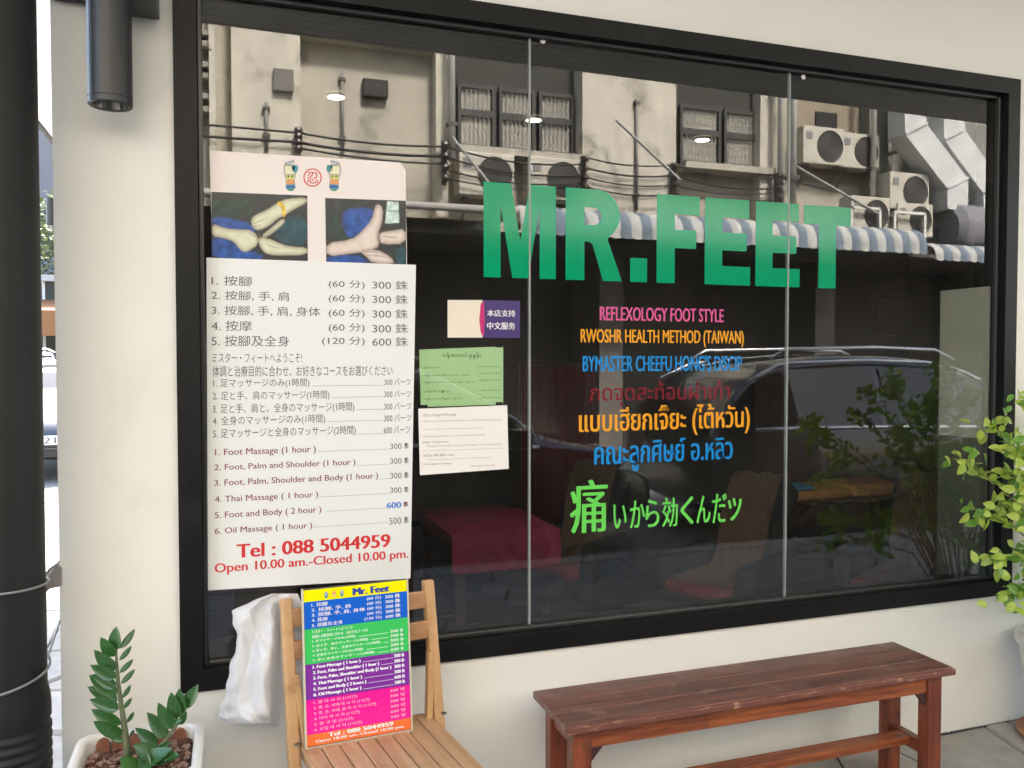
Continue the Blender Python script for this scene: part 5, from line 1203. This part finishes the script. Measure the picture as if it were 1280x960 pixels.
# wires
wm = mat('black_wire', (.018, .017, .016), .6)
def wire(a2, b3, y, sag, r_, lab, n=12, grp='wires strung along the opposite building'):
    P0 = F(*a2, y); P1 = F(*b3, y); pts = [P0.lerp(P1, i / n) - Vector((0, 0, sag * 4 * (i / n) * (1 - i / n))) for i in range(n + 1)]
    o = MB().tube(pts, r_ * .72, 6).build('wire', wm, None, smooth=True); tag(o, lab, 'wire', grp)
ww = [((248, 155), (373, 166), 0, .02), ((248, 170), (373, 178), 0, .026), ((373, 166), (556, 183), .05, .02), ((373, 178), (556, 195), .05, .028), ((373, 185), (556, 205), .04, .02), ((248, 60), (264, 62), 0, .02),
      ((556, 183), (730, 205), .1, .018), ((556, 196), (730, 219), .1, .02), ((556, 212), (730, 228), .1, .018), ((556, 222), (730, 238), .08, .015), ((730, 196), (843, 206), .07, .016), ((730, 209), (843, 219), .07, .02), ((730, 221), (843, 231), .07, .016), ((730, 233), (843, 243), .07, .018),
      ((843, 206), (975, 222), .09, .018), ((843, 219), (975, 235), .09, .02), ((843, 231), (975, 240), .09, .016), ((843, 243), (975, 250), .05, .016), ((975, 222), (1235, 262), .12, .018), ((1150, 262), (1238, 258), .03, .02), ((1095, 245), (1238, 268), .05, .014)]
cnt = {}; ww.sort(key=lambda e: e[0][1] + e[1][1])
for k, (a2, b3, sg, r_) in enumerate(ww):
    sec_ = 'left of the white down pipe' if b3[0] < 560 else 'under the grilled windows' if b3[0] <= 730 else 'across the middle pilaster' if b3[0] <= 843 else 'under the second windows' if b3[0] <= 975 else 'below the air conditioners'
    kk = cnt.get(sec_, 0); cnt[sec_] = kk + 1
    wire(a2, b3, FY + .14 + (k % 3) * .02, sg, r_, '%s black wire of those mirrored %s' % (('topmost', 'second', 'third', 'fourth', 'fifth', 'sixth')[kk], sec_), grp='wires ' + sec_)
bkts = [(373, 160, 190), (556, 175, 230), (731, 194, 240), (844, 203, 248), (975, 215, 255)]
for px, a2, b3 in bkts:
    x = fx(px, FY + .1); z1_, z0_ = F(px, a2, FY + .1).z, F(px, b3, FY + .1).z
    t = thing('wire_bracket', (x, FY, z0_), 'black wire bracket with insulators, ' + {373: 'at the edge of the left pilaster', 556: 'beside the white down pipe', 731: 'at the left edge of the middle pilaster', 844: 'at the right edge of the middle pilaster', 975: 'beside the paired down pipes'}[px], 'bracket', 'wire brackets')
    MB().box(x - .035, x + .035, FY + .002, FY + .08, z0_, z1_).build('bar', rust, t)
    n = 4
    for i in range(n): zq_ = z0_ + (z1_ - z0_) * (i + .5) / n; MB().lathe([(0, 0), (.05, 0), (.06, .03), (.05, .07), (0, .08)], 10, (x, FY + .12, zq_ - .03)).build('insulator', mat('brown_insulator', (.05, .03, .025), .3), t)
# stays (diagonal struts)
for a2, b3, lab in (((566, 172), (614, 232), 'thin diagonal stay from the white down pipe'), ((770, 150), (850, 225), 'thin diagonal stay crossing the middle pilaster'), ((995, 208), (1098, 268), 'long diagonal stay below the air conditioners')):
    o = MB().tube([F(*a2, FY + .3), F(*b3, FY + .7)], .022, 6).build('stay', mat('grey_steel', (.3, .3, .28), .5), None); tag(o, lab, 'strut')
# awnings
stripes = [mat('awning_white', (.50, .50, .48), .8, c2=(.40, .40, .38), ns=6), mat('awning_blue', (.17, .215, .27), .8, c2=(.14, .18, .22), ns=6)]
def awning(px0, px1, p_t, p_b, y, lab, name='striped_awning', roll=True, cols=stripes, sw_=.16):
    x0, x1 = F(px0, p_t, y).x, F(px1, p_t, y).x; pm = (px0 + px1) / 2; z1_ = F(pm, p_t, y).z; z0_ = F(pm, p_b, y).z
    t = thing(name, ((x0 + x1) / 2, y, z0_), lab, 'awning'); h = z1_ - z0_; n = max(4, int((x1 - x0) / sw_)); mb = MB()
    for i in range(n):
        a2 = x0 + (x1 - x0) * i / n; b3 = x0 + (x1 - x0) * (i + 1) / n; mb.mi(i % 2); ring = []
        K = 8
        for s_i in range(5):
            u = s_i / 4; x = a2 + (b3 - a2) * u; bulge = .03 * math.sin(math.pi * u)
            for k in range(K + 1):
                an = R(90 - 100 * k / K); ring.append((x, y - .25 + (.25 + bulge) * math.cos(an), z0_ + h * .25 + (h * .72 + bulge) * max(-.2, math.sin(an))))
            ring.append((x, y + .0 + bulge, z0_ - .03 * math.sin(math.pi * u) + .0))
        m_ = K + 2
        mb.add(ring, [(s_i * m_ + k, s_i * m_ + k + 1, (s_i + 1) * m_ + k + 1, (s_i + 1) * m_ + k) for s_i in range(4) for k in range(m_ - 1)])
    mb.build('awning_cloth', cols, t, smooth=True)
    MB().tube([(x0, y - .25, z0_ + h * .3), (x1, y - .25, z0_ + h * .3)], .05, 10).build('roller', rust, t)
    for x in (x0 + .15, x1 - .15): MB().bar((x, FY + .01, z0_ - .25), (x, y - .05, z0_ + .05), .03, .03).build('awning_arm', rust, t)
ya = FY + 1.3
# the awning keeps one height, its ends are read from the photo
def awn_pts(): return None
awning(651, 1160, 270, 303, ya, 'long rolled striped awning in white and blue with a scalloped edge, mirrored behind the letters')
awning(1170, 1262, 306, 326, ya - .3, 'short pale striped awning lower than the long one at the right edge of the glass')
# left tin canopy and dark awnings
x0 = F(200, 255, ya).x; x1 = F(648, 262, ya).x; zq_ = F(600, 262, ya).z
tc_ = thing('tin_canopy', ((x0 + x1) / 2, ya, zq_), 'thin grey tin canopy left of the striped awning, mirrored behind the white price list', 'canopy')
MB().add([(x0 - 2, ya, zq_), (x1, ya, zq_), (x1, FY + .02, zq_ + .25), (x0 - 2, FY + .02, zq_ + .25), (x0 - 2, ya, zq_ + .02), (x1, ya, zq_ + .02), (x1, FY + .02, zq_ + .27), (x0 - 2, FY + .02, zq_ + .27)], [(0, 1, 2, 3), (7, 6, 5, 4), (0, 4, 5, 1), (1, 5, 6, 2), (3, 2, 6, 7), (0, 3, 7, 4)]).build('tin_sheet', mat('grey_tin', (.28, .27, .25), .6), tc_)
MB().tube([(x0 - 2, ya + .03, zq_), (x1, ya + .03, zq_)], .05, 10).build('gutter', mat('grey_gutter', (.40, .38, .35), .5), tc_, smooth=True)
MB().box(-9, 20, FY - 1.1, FY + 1.0, zawn - .46, zawn - .40).build('ground_floor_ceiling', MC['dark_shopfront'], ob)

# tiny print and drips that nobody can pick apart singly
for o in COL.objects:
    if o.name.split('.')[0] in ('chinese_text', 'japanese_text', 'english_text', 'price_text', 'telephone_text', 'burmese_text', 'grey_text', 'white_text', 'white_print', 'pale_pink_print', 'telephone_print', 'bark_chips'):
        o['kind'] = 'stuff'
